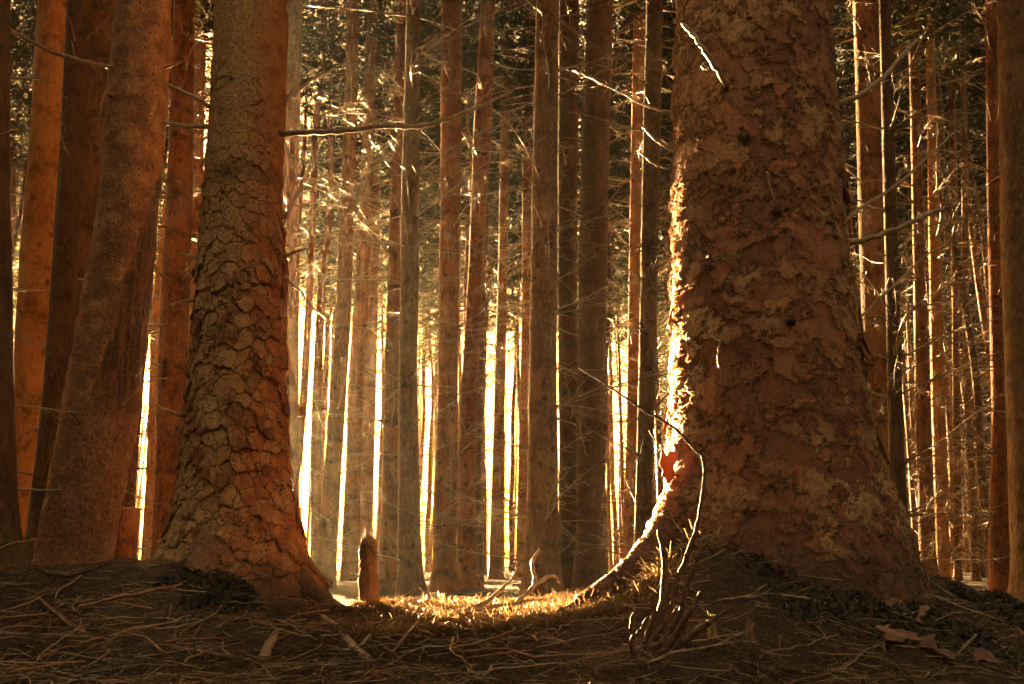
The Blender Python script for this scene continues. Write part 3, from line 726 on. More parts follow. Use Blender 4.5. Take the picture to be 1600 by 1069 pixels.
# scarred leaning trunk
D = 5.0
E = [(0, 190, 263), (150, 176, 256), (300, 161, 246), (400, 150, 240), (500, 131, 229), (600, 112, 216), (700, 96, 199), (800, 78, 180), (880, 66, 167), (920, 58, 172)]
C, Rr = trunk_profile(E, D, 22, .05)
lean = empty('spruce_tree', (C[0].x, D, gz(C[0].x, D)))
tag(lean, 'curved leaning spruce trunk with a long dark scar down its right side', 'tree')
me, lprof = trunk_mesh('trunk', C, Rr, tuple(lean.location), around=300, dz=.008, zfine=3.4, dz2=.25, rough_a=.028, seed=71, lobes=[(R(180), .05, .2, 3), (R(330), .04, .2, 4)])
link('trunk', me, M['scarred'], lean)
o = link('crown', CROWNS[3], None, lean); o.location = (lprof[1][-1]-lean.location.x, 0, 0); o.scale = (1.3, 1.3, 1.1)
pxcurve('dead_branch', M['twig'], lean, [(185, 106, 4.9), (150, 100, 4.8), (100, 88, 4.7), (50, 66, 4.65), (14, 45, 4.6)], [.014, .013, .013, .011, .009], twigs=6, tl=(.04, .15))
pxcurve('dead_branch', M['rust_twig'], lean, [(178, 150, 4.85), (166, 145, 4.8), (160, 160, 4.78), (155, 180, 4.78)], [.008, .007, .005, .004])
pxcurve('dead_branch', M['rust_twig'], lean, [(255, 108, 4.95), (275, 100, 4.9), (292, 96, 4.88), (290, 112, 4.87)], [.008, .007, .005, .003])
pxcurve('dead_branch', M['twig'], lean, [(190, 635, 4.9), (225, 600, 4.9), (262, 590, 4.9)], [.007, .005, .003], twigs=3)
pxcurve('dead_branch', M['rust_twig'], lean, [(178, 690, 4.85), (200, 665, 4.8), (222, 650, 4.8)], [.006, .004, .002], twigs=2)
for q in [(172, 150, 4.86, .012), (200, 130, 4.85, .012), (210, 190, 4.85, .010)]: knot(*q, lean, 'dark')

# ------------------------------------------------------------------ background spruces
def far_proto(seed, bark):
    g = random.Random(seed); root = empty('spruce_tree', (0, 0, 0))
    H = g.uniform(19, 21); r0 = g.uniform(.07, .115); zs = np.concatenate([np.arange(-.15, 12, .22), np.arange(12, H, .8)])
    bx = .12*fbm(zs*.25, zs*0+seed, o=2, seed=seed); by = .12*fbm(zs*.25, zs*0+seed+9, o=2, seed=seed)
    C = [Vector((a, b, z)) for a, b, z in zip(bx-bx[0], by-by[0], zs)]
    Rr = [r0*(1-.85*max(z, 0)/H)*(1+.45*math.exp(-max(z+.1, 0)/.18)) for z in zs]
    me, prof = trunk_mesh('trunk', C, Rr, (0, 0, 0), around=12, dz=.11, zfine=12, dz2=.8, rough_a=.03, seed=seed)
    link('trunk', me, M[bark], root)
    mb = MB(); z = .7
    while z < 9.5:
        for k in range(g.randint(3, 5)):
            a = g.uniform(0, 6.283); rr = float(np.interp(z, prof[0], prof[3]))*.9
            T = Matrix.Translation((float(np.interp(z, prof[0], prof[1]))+rr*math.cos(a), float(np.interp(z, prof[0], prof[2]))+rr*math.sin(a), z+g.uniform(-.05, .05))) @ Matrix.Rotation(a, 4, 'Z') @ Matrix.Rotation(-g.uniform(-.3, .35), 4, 'Y')
            L = g.uniform(.3, 1.35) if z > 2 else g.uniform(.15, .9)
            branch_mb(L, .009, g, twigs=8 if L > .5 else 2, sides=3, T=T, mb=mb, fine=False)
        z += .43
    o = mb.build('twiggery', M['twig'], root); o['kind'] = 'stuff'; o['label'] = 'dense whorls of bare dead twigs'
    o = link('crown', CROWNS[seed % 5], None, root); o.location.z = 4.8; o.scale.z = .80
    return root
protos = [far_proto(s, b) for s, b in enumerate(['brown', 'red', 'brown', 'grey', 'orange', 'dark'])]
def copy_tree(root, loc, rz, sc):
    r = root.copy(); COL.objects.link(r); r.location = loc; r.rotation_euler = (g2.gauss(0, .012), g2.gauss(0, .012), rz); r.scale = (sc, sc, sc)
    for ch in root.children:
        c = ch.copy(); COL.objects.link(c); c.parent = r
    return r
g2 = random.Random(31); placed = list(mid_xy)+[(big.location.x, 4.0), (sca.location.x, 4.6), (lean.location.x, 5.0)]
TA = math.tan(-SUN_AZ)
def lane(x, y): return x+(y-4)*TA
cnt = 0; first = set(); tries = 0; forced = []
SPX = 3.0
cands = []
while cnt < 278 and tries < 60000:
    tries += 1
    y = 15+55*g2.random()**.75; x = g2.uniform(-.64, .64)*y
    if forced: x, y = forced.pop()
    x0 = lane(x, y)
    if -.78 < x0 < .95: continue
    if .95 < x0 < 6 and g2.random() < .4: continue
    px = 800+F2*x/y
    if 195 < px < 245 : continue
    if px < 1050 and y > 48: continue
    if px < 1050 and y < 30 and g2.random() < .5: continue
    if min((x-a)**2+(y-b)**2 for a, b in placed) < (1.5+.012*y)**2: continue
    placed.append((x, y)); cnt += 1
    if px < 250: zone = ('spruce in the glowing rows behind the leaning trunks at the left', 'far spruces left of the big scaly trunk')
    elif px < 1050: zone = ('spruce in the hazy golden rows between the two big trunks', 'far spruces between the two big trunks')
    else: zone = ('slim spruce in the dim shaded rows right of the biggest trunk', 'far spruces right of the biggest trunk')
    k = g2.randrange(6) if px < 1050 else g2.choice((0, 2, 3, 5, 0, 1))
    pr = protos[k]; sc = g2.uniform(.8, 1.2); rz = g2.uniform(0, 6.28); z = gz(x, y)
    if k not in first:
        first.add(k); r = pr; r.location = (x, y, z); r.rotation_euler = (0, 0, rz)
    else: r = copy_tree(pr, (x, y, z), rz, sc)
    tag(r, zone[0], 'tree', zone[1])
for k, p in enumerate(protos):
    if k not in first:
        for c in list(p.children): bpy.data.objects.remove(c)
        bpy.data.objects.remove(p)
# far wood that reads as one mass
mb = MB(); mc = []
g3 = random.Random(77)
q = np.random.RandomState(5)
n = 0
while n < 330:
    y = g3.uniform(62, 100); x = g3.uniform(-.66, .66)*y
    px = 800+F2*x/y
    if px < 1000 and not (px < 60): continue
    r = g3.uniform(.09, .2); z = gz(x, y); n += 1
    mb.tube([(x, y, z-.1), (x+g3.uniform(-.1, .1), y, z+8), (x+g3.uniform(-.2, .2), y, z+19)], [r*1.2, r*.8, .03], 6)
    m_ = 1500; t = q.random_sample(m_)**.8; L = 2.2*(1-t)+.15; a = q.uniform(0, 6.28, m_); s = q.random_sample(m_)**.6
    mc.append(np.stack([x+np.cos(a)*L*s, y+np.sin(a)*L*s, z+3.2+16*t-.3*L*s], -1))
n = 0; mt = MB()
while n < 190:
    y = g3.uniform(50, 95); x = g3.uniform(-.60, .16)*y
    if -.9 < lane(x, y) < 1.1: continue
    r = g3.uniform(.045, .10); z = gz(x, y); n += 1; tx = x+g3.uniform(-.4, .4)
    mt.tube([(x, y, z-.1), ((x+tx)/2+g3.uniform(-.08, .08), y, z+6), (tx, y, z+13)], [r*1.2, r*.8, .03], 6)
    for k in range(46):
        h_ = g3.uniform(.5, 11.5); a = g3.uniform(0, 6.283); L = g3.uniform(.4, 1.5); c_ = Vector((x+(tx-x)*h_/13, y, z+h_)); d_ = Vector((math.cos(a), math.sin(a), g3.uniform(-.3, .35)))
        e_ = c_+d_*L; mt.tube([c_, c_+d_*L*.5+Vector((0, 0, g3.uniform(-.08, .08))), e_], [.014, .011, .007], 3, False)
        for kk in range(4):
            b_ = c_+d_*L*g3.uniform(.3, .95); mt.tube([b_, b_+Vector((g3.uniform(-.3, .3), g3.uniform(-.3, .3), g3.uniform(-.25, .2)))], [.008, .005], 3, False)
tag(mt.build('distant_thicket', M['twig'], smooth=False), 'far-off tangle of thin bare trunks and twigs against the bright sky', 'forest', kind='stuff')
P = np.vstack(mc); n = len(P); d = q.normal(0, 1, (n, 3)); d[:, 2] -= .5; d /= np.linalg.norm(d, axis=1)[:, None]
u = np.cross(d, q.normal(0, 1, (n, 3))); u /= np.linalg.norm(u, axis=1)[:, None]
l = q.uniform(.2, .45, n)[:, None]; w = q.uniform(.06, .13, n)[:, None]
mb.add(np.stack([P-d*l*.5, P+u*w, P+d*l*.5, P-u*w], 1).reshape(-1, 3), np.arange(n*4).reshape(-1, 4))
tag(mb.build('distant_forest', M['needles'], smooth=False), 'far-off dark spruce wood closing the view behind the rows', 'forest', kind='stuff')

mb = MB(); mc = []; n = 0
while n < 260:
    a = g3.uniform(R(40), R(322)); dd = 4+36*g3.random()**.7; x = math.sin(a)*dd; y = math.cos(a)*dd
    if y > abs(x)/.75-1.5: continue
    r = g3.uniform(.1, .2); z = gz(x, y); n += 1
    mb.tube([(x, y, z-.1), (x+g3.uniform(-.1, .1), y, z+8), (x+g3.uniform(-.2, .2), y, z+19)], [r*1.2, r*.8, .03], 8)
    m_ = 1100; t = q.random_sample(m_)**.8; L = 2.3*(1-t)+.15; a = q.uniform(0, 6.28, m_); s = q.random_sample(m_)**.6; zb = 5.5 if dd < 9 else 1.0
    mc.append(np.stack([x+np.cos(a)*L*s, y+np.sin(a)*L*s, z+zb+(19-zb)*t-.3*L*s], -1))
P = np.vstack(mc); n = len(P); d = q.normal(0, 1, (n, 3)); d[:, 2] -= .5; d /= np.linalg.norm(d, axis=1)[:, None]
u = np.cross(d, q.normal(0, 1, (n, 3))); u /= np.linalg.norm(u, axis=1)[:, None]
l = q.uniform(.3, .6, n)[:, None]; w = q.uniform(.06, .13, n)[:, None]
mb.add(np.stack([P-d*l*.5, P+u*w, P+d*l*.5, P-u*w], 1).reshape(-1, 3), np.arange(n*4).reshape(-1, 4))
tag(mb.build('surrounding_forest', M['needles'], smooth=False), 'dense spruce wood standing around and behind the viewpoint', 'forest', kind='stuff')

# ------------------------------------------------------------------ forest floor things
def onground(x, y, dz=0): return Vector((x, y, gz(x, y)+dz))
# needle litter and fine twigs: uncountable
q = np.random.RandomState(3); n = 150000
y = 2.35+5.2*q.random_sample(n)**1.35; x = q.uniform(-.60, .60, n)*y*1.02
dens = vn(x*4, y*4, seed=44)+.35*vn(x*13, y*13, seed=45); keep = dens > -.55+.9*q.random_sample(n)*.6
x, y = x[keep], y[keep]; n = len(x)
z = ground_h(x, y)+rough(x, y)+q.uniform(.001, .012, n)
a = q.uniform(0, 6.283, n); el = q.normal(.05, .28, n); L = q.uniform(.010, .026, n)
ns = 26000; xs = q.uniform(-.62, .72, ns); ys = 3.55+2.2*q.random_sample(ns)**1.2; zsx = ground_h(xs, ys)+rough(xs, ys)+q.uniform(.002, .022, ns)
x = np.concatenate([x, xs]); y = np.concatenate([y, ys]); z = np.concatenate([z, zsx]); a = np.concatenate([a, q.uniform(0, 6.283, ns)])
el = np.concatenate([el, q.uniform(0, .9, ns)]); L = np.concatenate([L, q.uniform(.015, .035, ns)]); n += ns
d = np.stack([np.cos(a)*np.cos(el), np.sin(a)*np.cos(el), np.sin(el)], -1)
u = np.stack([-np.sin(a), np.cos(a), 0*a], -1); w = np.cross(d, u)
P = np.stack([x, y, z], -1); r = .0011
ring = [u*r, (-.5*u+.87*w)*r, (-.5*u-.87*w)*r]
V = np.stack([P-d*L[:, None]/2+k for k in ring]+[P+d*L[:, None]/2+k*.5 for k in ring], 1).reshape(-1, 3)
b = np.arange(n)[:, None]*6
Qd = np.concatenate([b+np.array([[0, 1, 4, 3]]), b+np.array([[1, 2, 5, 4]]), b+np.array([[2, 0, 3, 5]])], 0)
mb = MB(); mb.add(V, Qd)
ns = 26000; ys = 2.4+3.4*q.random_sample(ns)**1.3; xs = q.uniform(-.6, .6, ns)*ys; zz_ = ground_h(xs, ys)+rough(xs, ys)+q.uniform(.004, .018, ns)
a = q.uniform(0, 6.283, ns); el = q.normal(.12, .35, ns); L = q.uniform(.016, .045, ns); d = np.stack([np.cos(a)*np.cos(el), np.sin(a)*np.cos(el), np.sin(el)], -1)
u = np.stack([-np.sin(a), np.cos(a), 0*a], -1); w = np.cross(d, u); P = np.stack([xs, ys, zz_], -1); r = .0009; ring = [u*r, (-.5*u+.87*w)*r, (-.5*u-.87*w)*r]
V = np.stack([P-d*L[:, None]/2+k for k in ring]+[P+d*L[:, None]/2+k*.5 for k in ring], 1).reshape(-1, 3); b = np.arange(ns)[:, None]*6
Qd = np.concatenate([b+np.array([[0, 1, 4, 3]]), b+np.array([[1, 2, 5, 4]]), b+np.array([[2, 0, 3, 5]])], 0)
mp = MB(); mp.add(V, Qd)
ns = 42000; xs = q.uniform(-.66, .76, ns); ys = 3.5+2.0*q.random_sample(ns)**1.3; zz_ = ground_h(xs, ys)+rough(xs, ys)+q.uniform(.004, .030, ns)
a = q.uniform(0, 6.283, ns); el = q.uniform(-.2, 1.0, ns); L = q.uniform(.012, .034, ns); d = np.stack([np.cos(a)*np.cos(el), np.sin(a)*np.cos(el), np.sin(el)], -1)
u = np.stack([-np.sin(a), np.cos(a), 0*a], -1); w = np.cross(d, u); P = np.stack([xs, ys, zz_], -1); r = .0016; ring = [u*r, (-.5*u+.87*w)*r, (-.5*u-.87*w)*r]
V = np.stack([P-d*L[:, None]/2+k for k in ring]+[P+d*L[:, None]/2+k*.5 for k in ring], 1).reshape(-1, 3); b = np.arange(ns)[:, None]*6
mp.add(V, np.concatenate([b+np.array([[0, 1, 4, 3]]), b+np.array([[1, 2, 5, 4]]), b+np.array([[2, 0, 3, 5]])], 0))
mg = MB(); nb = 12000; nc = 8500
xs = q.uniform(-.62, .74, nb); ys = 3.55+1.6*q.random_sample(nb)**1.3
pc = q.uniform(800, 1105, nc); cdc = np.interp(pc, CX, CD)+q.normal(.05, .07, nc); xs = np.concatenate([xs, (pc-800)/F2*cdc]); ys = np.concatenate([ys, cdc])
kp = vn(xs*7, ys*7, seed=77)+.6*vn(xs*23, ys*23, seed=78) > -.1; xs, ys = xs[kp], ys[kp]; nb = len(xs)
zs_ = ground_h(xs, ys)+rough(xs, ys); a = q.uniform(0, 6.283, nb); el = q.uniform(-.1, 1.0, nb); L = .018+.075*q.random_sample(nb)**2.2
d = np.stack([np.cos(a)*np.cos(el), np.sin(a)*np.cos(el), np.sin(el)], -1); u = np.stack([-np.sin(a), np.cos(a), 0*a], -1); r = .0013
P = np.stack([xs, ys, zs_], -1); Pm = P+d*L[:, None]*.55; dd_ = d+q.normal(0, .45, (nb, 3)); dd_[:, 2] -= .3; Pe = Pm+dd_*L[:, None]*.45
V = np.stack([P-u*r, P+u*r, Pm+u*r, Pm-u*r, Pe+u*r*.5, Pe-u*r*.5], 1).reshape(-1, 3); b = np.arange(nb)[:, None]*6
mg.add(V, np.concatenate([b+np.array([[0, 1, 2, 3]]), b+np.array([[3, 2, 4, 5]])], 0))
tag(mg.build('dry_grass', M['pale_litter'], smooth=False), 'wispy dry grass and needles blazing along the sunlit strip', 'grass', kind='stuff')  # blades share the litter colour brightened to carry sunlight
tag(mp.build('sun_pale_needles', M['pale_litter'], smooth=False), 'pale needles with sunlight in their colour lying on top of the brown litter', 'needle litter', kind='stuff')
tag(mb.build('needle_litter', M['litter'], smooth=False), 'loose brown needles strewn over the forest floor', 'needle litter', kind='stuff')
g = random.Random(9); mb = MB()
for i in range(5200):
    yy = 2.4+7.5*g.random()**1.6; xx = g.uniform(-.62, .62)*yy
    L = (g.uniform(.02, .09) if g.random() < .8 else g.uniform(.08, .2))*(1+yy*.05); a = g.uniform(0, 6.283); p = onground(xx, yy, g.uniform(.002, .018)); P = []
    el = g.gauss(.04, .16)
    for k in range(4):
        P.append(p.copy()); a += g.uniform(-.55, .55); p = p+Vector((math.cos(a), math.sin(a), el+g.uniform(-.1, .1)))*L/3
        p.z = max(p.z, gz(p.x, p.y)+.003)
    r = g.uniform(.0009, .0022); mb.tube(P, [r, r*.95, r*.8, r*.5], 4, False)
tag(mb.build('twig_litter', M['stick'], smooth=False), 'tangle of fine dead twigs covering the forest floor', 'twig litter', kind='stuff')
mb = MB()
for i in range(2200):
    xx = g.uniform(-.62, .75); yy = 3.5+1.9*g.random()**1.4; p = onground(xx, yy, 0); a = g.uniform(0, 6.283); e = g.uniform(.1, 1.3); L = g.uniform(.025, .11)
    d = Vector((math.cos(a)*math.cos(e), math.sin(a)*math.cos(e), math.sin(e)*.6)); q1 = p+d*L*.5; q2 = q1+(d+Vector((g.uniform(-.4, .4), g.uniform(-.4, .4), g.uniform(-.5, .1))))*L*.5
    r = g.uniform(.0015, .0042); mb.tube([p, q1, q2], [r, r*.9, r*.6], 4, False)
tag(mb.build('broken_twigs', M['twig'], smooth=False), 'short broken twigs bristling from the sunlit strip of ground', 'twig litter', kind='stuff')  # paler than the other twig litter, sunlight put into the colour
# dark peaty tufts (crumbly moss) on the mounds
mb = MB(); q = np.random.RandomState(8)
blobs = [((-1.27+.05), 4.12, .17, 1500), (-1.12, 3.85, .16, 1400), (-1.35, 4.0, .10, 500), (.28, 3.72, .09, 450), (1.1, 3.45, .32, 1500), (1.45, 3.3, .28, 1100), (1.9, 4.0, .14, 500), (2.15, 4.3, .12, 400), (.62, 3.62, .16, 900), (-.05, 6.9, .28, 500), (2.0, 3.7, .2, 500)]
for bx, by, br, n in blobs:
    aa = q.uniform(0, 6.283, n); s = np.sqrt(q.random_sample(n))*br
    X_ = bx+np.cos(aa)*s; Y_ = by+np.sin(aa)*s; Z_ = ground_h(X_, Y_)+rough(X_, Y_)+q.random_sample(n)*.055*(1-(s/br)**2)-.004
    d = q.normal(0, 1, (n, 3)); d /= np.linalg.norm(d, axis=1)[:, None]; u = np.cross(d, q.normal(0, 1, (n, 3))); u /= np.linalg.norm(u, axis=1)[:, None]
    l = q.uniform(.008, .022, n)[:, None]; P = np.stack([X_, Y_, Z_], -1)
    mb.add(np.stack([P-d*l, P+u*l*.5, P+d*l, P-u*l*.5], 1).reshape(-1, 3), np.arange(n*4).reshape(-1, 4))
tag(mb.build('moss', M['moss'], smooth=False), 'crumbly dark moss and peat on the mounds', 'moss', kind='stuff')

def stick(name, pts, rads, mat, label, cat, group=None, twigs=0, sides=9, jit=.003, tl=(.03, .09)):
    o = pxcurve(name, M[mat], None, pts, rads, sides, twigs, jit, g, tl)
    return tag(o, label, cat, group)
GS = 'fallen sticks on the forest floor'
stick('fallen_branch', [(503, 962, 3.75), (530, 985, 3.6), (560, 1020, 3.35), (590, 1042, 3.2), (618, 1068, 3.05)], [.010, .016, .017, .016, .014], 'stick', 'thick weathered branch lying towards the viewer below the lit upright stub', 'branch', twigs=2)
stick('fallen_branch', [(434, 985, 3.5), (420, 1010, 3.35), (408, 1040, 3.2), (398, 1075, 3.1)], [.010, .018, .020, .018], 'stick', 'stubby grey broken branch at the bottom, right of the dark mossy lump', 'branch')
stick('fallen_branch', [(268, 945, 3.6), (262, 975, 3.5), (258, 1010, 3.35), (262, 1055, 3.2)], [.004, .006, .007, .006], 'stick', 'thin grey stick standing nearly upright at the bottom left', 'branch')
stick('fallen_branch', [(125, 948, 3.7), (180, 935, 3.6), (230, 925, 3.6), (285, 912, 3.7)], [.004, .006, .007, .005], 'rust_twig', 'straight reddish stick leaning up to the dark mossy lump at the left', 'branch')
stick('fallen_branch', [(-20, 868, 4.1), (15, 852, 4.0), (55, 842, 4.0)], [.006, .006, .004], 'rust_twig', 'short rusty stick at the left edge beside the dark trunk', 'branch')
stick('fallen_branch', [(55, 888, 4.2), (100, 900, 4.1), (150, 888, 4.0), (190, 868, 4.0)], [.006, .007, .005, .003], 'dark', 'dark curved stick lying in front of the leaning trunk', 'branch', twigs=1)
stick('fallen_branch', [(-10, 990, 3.4), (120, 998, 3.3), (260, 1012, 3.25), (390, 1030, 3.2)], [.009, .010, .009, .006], 'stick', 'long brown branch lying across the lower left corner', 'branch', twigs=5)
stick('fallen_branch', [(60, 935, 3.8), (110, 975, 3.5), (170, 1010, 3.3), (200, 1035, 3.2)], [.005, .007, .007, .004], 'rust_twig', 'reddish stick running down across the lower left litter', 'branch', twigs=3)
stick('fallen_branch', [(90, 1080, 3.0), (260, 1062, 3.05), (420, 1066, 3.02), (560, 1072, 3.0)], [.010, .012, .012, .008], 'rust_twig', 'reddish branch lying along the very bottom edge', 'branch', twigs=3)
stick('fallen_branch', [(620, 990, 3.6), (720, 1012, 3.4), (800, 1000, 3.45), (905, 990, 3.5)], [.008, .010, .010, .006], 'stick', 'bent brown branch lying in shade below the lit strip', 'branch', twigs=5)
stick('fallen_branch', [(700, 1035, 3.2), (780, 1052, 3.1), (860, 1062, 3.05)], [.012, .016, .010], 'dark', 'dark rotten branch at the bottom, left of the bare shrub', 'branch', twigs=1)
stick('fallen_branch', [(605, 1030, 3.25), (640, 985, 3.45), (662, 960, 3.6)], [.005, .005, .003], 'stick', 'thin pale stick slanting up right of the thick weathered branch', 'branch')
stick('fallen_branch', [(1440, 1085, 2.9), (1480, 1040, 3.05), (1525, 992, 3.2)], [.007, .007, .004], 'stick', 'pale grey stick slanting up in the lower right corner', 'branch')
stick('fallen_branch', [(1310, 985, 3.25), (1340, 1020, 3.1), (1362, 1052, 3.0)], [.005, .006, .004], 'stick', 'thin stick on the dark mound below the biggest trunk', 'branch')
stick('fallen_branch', [(1150, 1010, 3.2), (1080, 995, 3.25), (1040, 985, 3.3)], [.006, .006, .004], 'stick', 'short stick lying behind the bare shrub', 'branch')
stick('fallen_branch', [(1490, 1050, 3.0), (1550, 1068, 2.95), (1620, 1062, 2.95)], [.008, .008, .006], 'stick', 'brown stick at the very corner, bottom right', 'branch', twigs=1)
# sunlit sticks in the bright strip
stick('fallen_branch', [(700, 962, 3.95), (752, 945, 4.0), (790, 915, 4.1), (808, 893, 4.15)], [.009, .009, .007, .003], 'stick', 'blazing sunlit stick rising to the right beside the upright stub', 'branch', twigs=2)
stick('fallen_branch', [(828, 930, 3.95), (836, 905, 3.95), (832, 878, 3.97), (843, 858, 4.0)], [.008, .008, .007, .005], 'stick', 'short sunlit stick hooking upright in the bright strip', 'branch')
stick('fallen_branch', [(790, 955, 3.9), (822, 928, 3.93), (848, 905, 3.95), (866, 900, 3.96), (875, 912, 3.96)], [.008, .009, .008, .007, .004], 'stick', 'sunlit stick curling over to the right in the bright strip', 'branch')
stick('fallen_branch', [(655, 978, 3.8), (720, 958, 3.85), (780, 946, 3.9), (850, 936, 3.85)], [.007, .008, .007, .004], 'stick', 'long low sunlit stick lying along the bright strip', 'branch', twigs=5)
stick('fallen_branch', [(630, 985, 3.8), (645, 960, 3.85), (668, 935, 3.95), (655, 918, 4.0)], [.004, .004, .003, .002], 'twig', 'small forked twig just right of the upright stub', 'branch', twigs=3)
stick('fallen_branch', [(560, 935, 4.4), (600, 945, 4.2), (640, 968, 4.0), (672, 982, 3.8)], [.005, .006, .006, .004], 'stick', 'dark edged stick running from the upright stub into the lit strip', 'branch', twigs=2)
# generic sticks
def stick_mesh(g, L):
    mb = MB(); P = []; p = Vector((-L/2, 0, 0)); a = 0
    for k in range(8):
        P.append(p.copy()); a += g.uniform(-.36, .36); p = p+Vector((math.cos(a), math.sin(a), g.uniform(-.10, .10)))*L/7
    r = g.uniform(.002, .0048); mb.tube(P, [r*(1-.06*k)*g.uniform(.85, 1.15) for k in range(8)], 7)
    for k in range(g.randint(1, 4)):
        i = g.randint(1, 6); s = g.choice((-1, 1)); l = g.uniform(.03, .1)
        mb.tube([P[i], P[i]+Vector((l*.5, s*l*.5, .005)), P[i]+Vector((l, s*l*.8, g.uniform(-.01, .03)))], [r*.5, r*.4, r*.25], 4)
    me = mb.mesh('fallen_stick'); return me
SM = [stick_mesh(g, g.uniform(.18, .42)) for _ in range(14)]
for k, me in enumerate(SM): me.materials.append(M[('stick', 'rust_twig', 'stick', 'twig')[k % 4]])
for i in range(170):
    yy = 2.75+1.25*g.random() if i < 135 else g.uniform(4.3, 8); xx = g.uniform(-.54, .54)*yy
    if i < 135 and xx > .55 and g.random() < .55: xx = -abs(xx)
    if 4.2 < yy < 5.6 and abs(xx) > .5: continue
    o = link('fallen_stick', g.choice(SM), None); a = g.uniform(0, 6.283)
    e = .1; gxn = (gz(xx+e, yy)-gz(xx-e, yy))/(2*e); gyn = (gz(xx, yy+e)-gz(xx, yy-e))/(2*e)
    nrm = Vector((-gxn, -gyn, 1)).normalized(); qn = Vector((0, 0, 1)).rotation_difference(nrm)
    o.rotation_mode = 'QUATERNION'; o.rotation_quaternion = qn @ Matrix.Rotation(a, 3, 'Z').to_quaternion()
    o.location = onground(xx, yy, g.uniform(.008, .02))
    if yy > 4.2: zn = ('thin stick lying on the flat ground behind the near rise', 'sticks on the flat ground behind the rise')
    elif xx < -.35*yy*.5: zn = ('thin brown stick in the litter of the left foreground', 'sticks in the left foreground')
    elif xx < .12*yy: zn = ('thin brown stick in the litter of the middle foreground', 'sticks in the middle foreground')
    else: zn = ('thin brown stick on the slope below the biggest trunk', 'sticks on the slope below the biggest trunk')
    tag(o, zn[0], 'stick', zn[1])
for i in range(30):
    xx = g.uniform(-.50, .62); yy = g.uniform(3.6, 4.4); o = link('fallen_stick', g.choice(SM), None)
    sc = g.uniform(.35, .75); o.scale = (sc, sc, sc); el = g.uniform(.15, .9); a = g.uniform(0, 6.283)
    o.rotation_euler = (g.uniform(-.5, .5), -el, a); o.location = onground(xx, yy, .10*sc*math.sin(el)+.01)
    tag(o, 'thin bright stick poking up from the sunlit strip of ground', 'stick', 'sticks poking up from the sunlit strip')
# upright broken stub, rim lit
st = empty('tree_stub', onground(*at(576, 945, 4.3).xy)); D = 4.3
P = [at(576, 990, D), at(577, 955, D), at(576, 900, D), (at(575, 862, D)), at(577, 848, D), at(580, 838, D)]
mb = MB(); curve(mb, [p-st.location for p in P], [.058, .048, .041, .039, .034, .012], 26, 7, .0022, g); 
for k in range(7):
    a = k*.9; c_ = P[3]-st.location+Vector((math.cos(a)*.026, math.sin(a)*.026, 0)); mb.tube([c_, c_+Vector((g.uniform(-.006, .006), 0, .04)), c_+Vector((g.uniform(-.01, .01), 0, g.uniform(.06, .11)))], [.010, .007, .001], 5)
mb.build('trunk', M['brown'], st)
for pp, rr in (([(566, 905, 4.28), (556, 898, 4.26), (548, 896, 4.26)], [.006, .005, .003]), ([(586, 880, 4.28), (594, 874, 4.27), (600, 876, 4.27)], [.005, .004, .002])):
    pxcurve('branch_stub', M['twig'], st, pp, rr)
tag(st, 'short upright broken tree stub glowing along both edges beside the scaly trunk', 'stub')
# sawn stump beside the leaning trunk
c = at(189, 885, 5.3); c.z = gz(c.x, 5.3); su = empty('tree_stump', c); r = 20/F*5.3
h = at(189, 795, 5.3).z-c.z
me, _ = trunk_mesh('stump_trunk', [Vector((c.x, 5.3, c.z-.1)), Vector((c.x, 5.3, c.z+h*.4)), Vector((c.x+.004, 5.3, c.z+h))], [r*1.2, r*1.02, r], tuple(c), around=40, dz=.012, rough_a=.04, seed=80)
link('trunk', me, M['red'], su)
mb = MB(); an = np.arange(40)*2*math.pi/40
V = [(0.004, 0, h+.004)]
for rr in (.35, .7, .96, 1.0):
    V += [(.004+math.cos(t)*r*rr, math.sin(t)*r*rr, h+.004*(rr < 1)+.002*math.sin(9*rr+3*t)) for t in an]
Fc = [(0, 1+k, 1+(k+1) % 40) for k in range(40)]
for a in range(3): Fc += [(1+a*40+k, 1+(a+1)*40+k, 1+(a+1)*40+(k+1) % 40, 1+a*40+(k+1) % 40) for k in range(40)]
link('cut_face', mkmesh('cut_face', V, Fc), M['cut'], su)
tag(su, 'low sawn-off stump with a pale top behind the scarred leaning trunk', 'stump')
# small mossy stump on the flat ground
c = at(730, 925, 7.6); c.z = gz(c.x, 7.6); su = empty('rotten_stump', c)
me, _ = trunk_mesh('trunk', [Vector((c.x, 7.6, c.z-.08)), Vector((c.x, 7.6, c.z+.06)), Vector((c.x, 7.6, c.z+.13)), Vector((c.x, 7.6, c.z+.155))], [.2, .17, .13, .03], tuple(c), around=36, dz=.012, rough_a=.16, seed=81)
link('trunk', me, M['moss'], su); tag(su, 'low dark rotten stump on the flat ground between the two big trunks', 'stump')
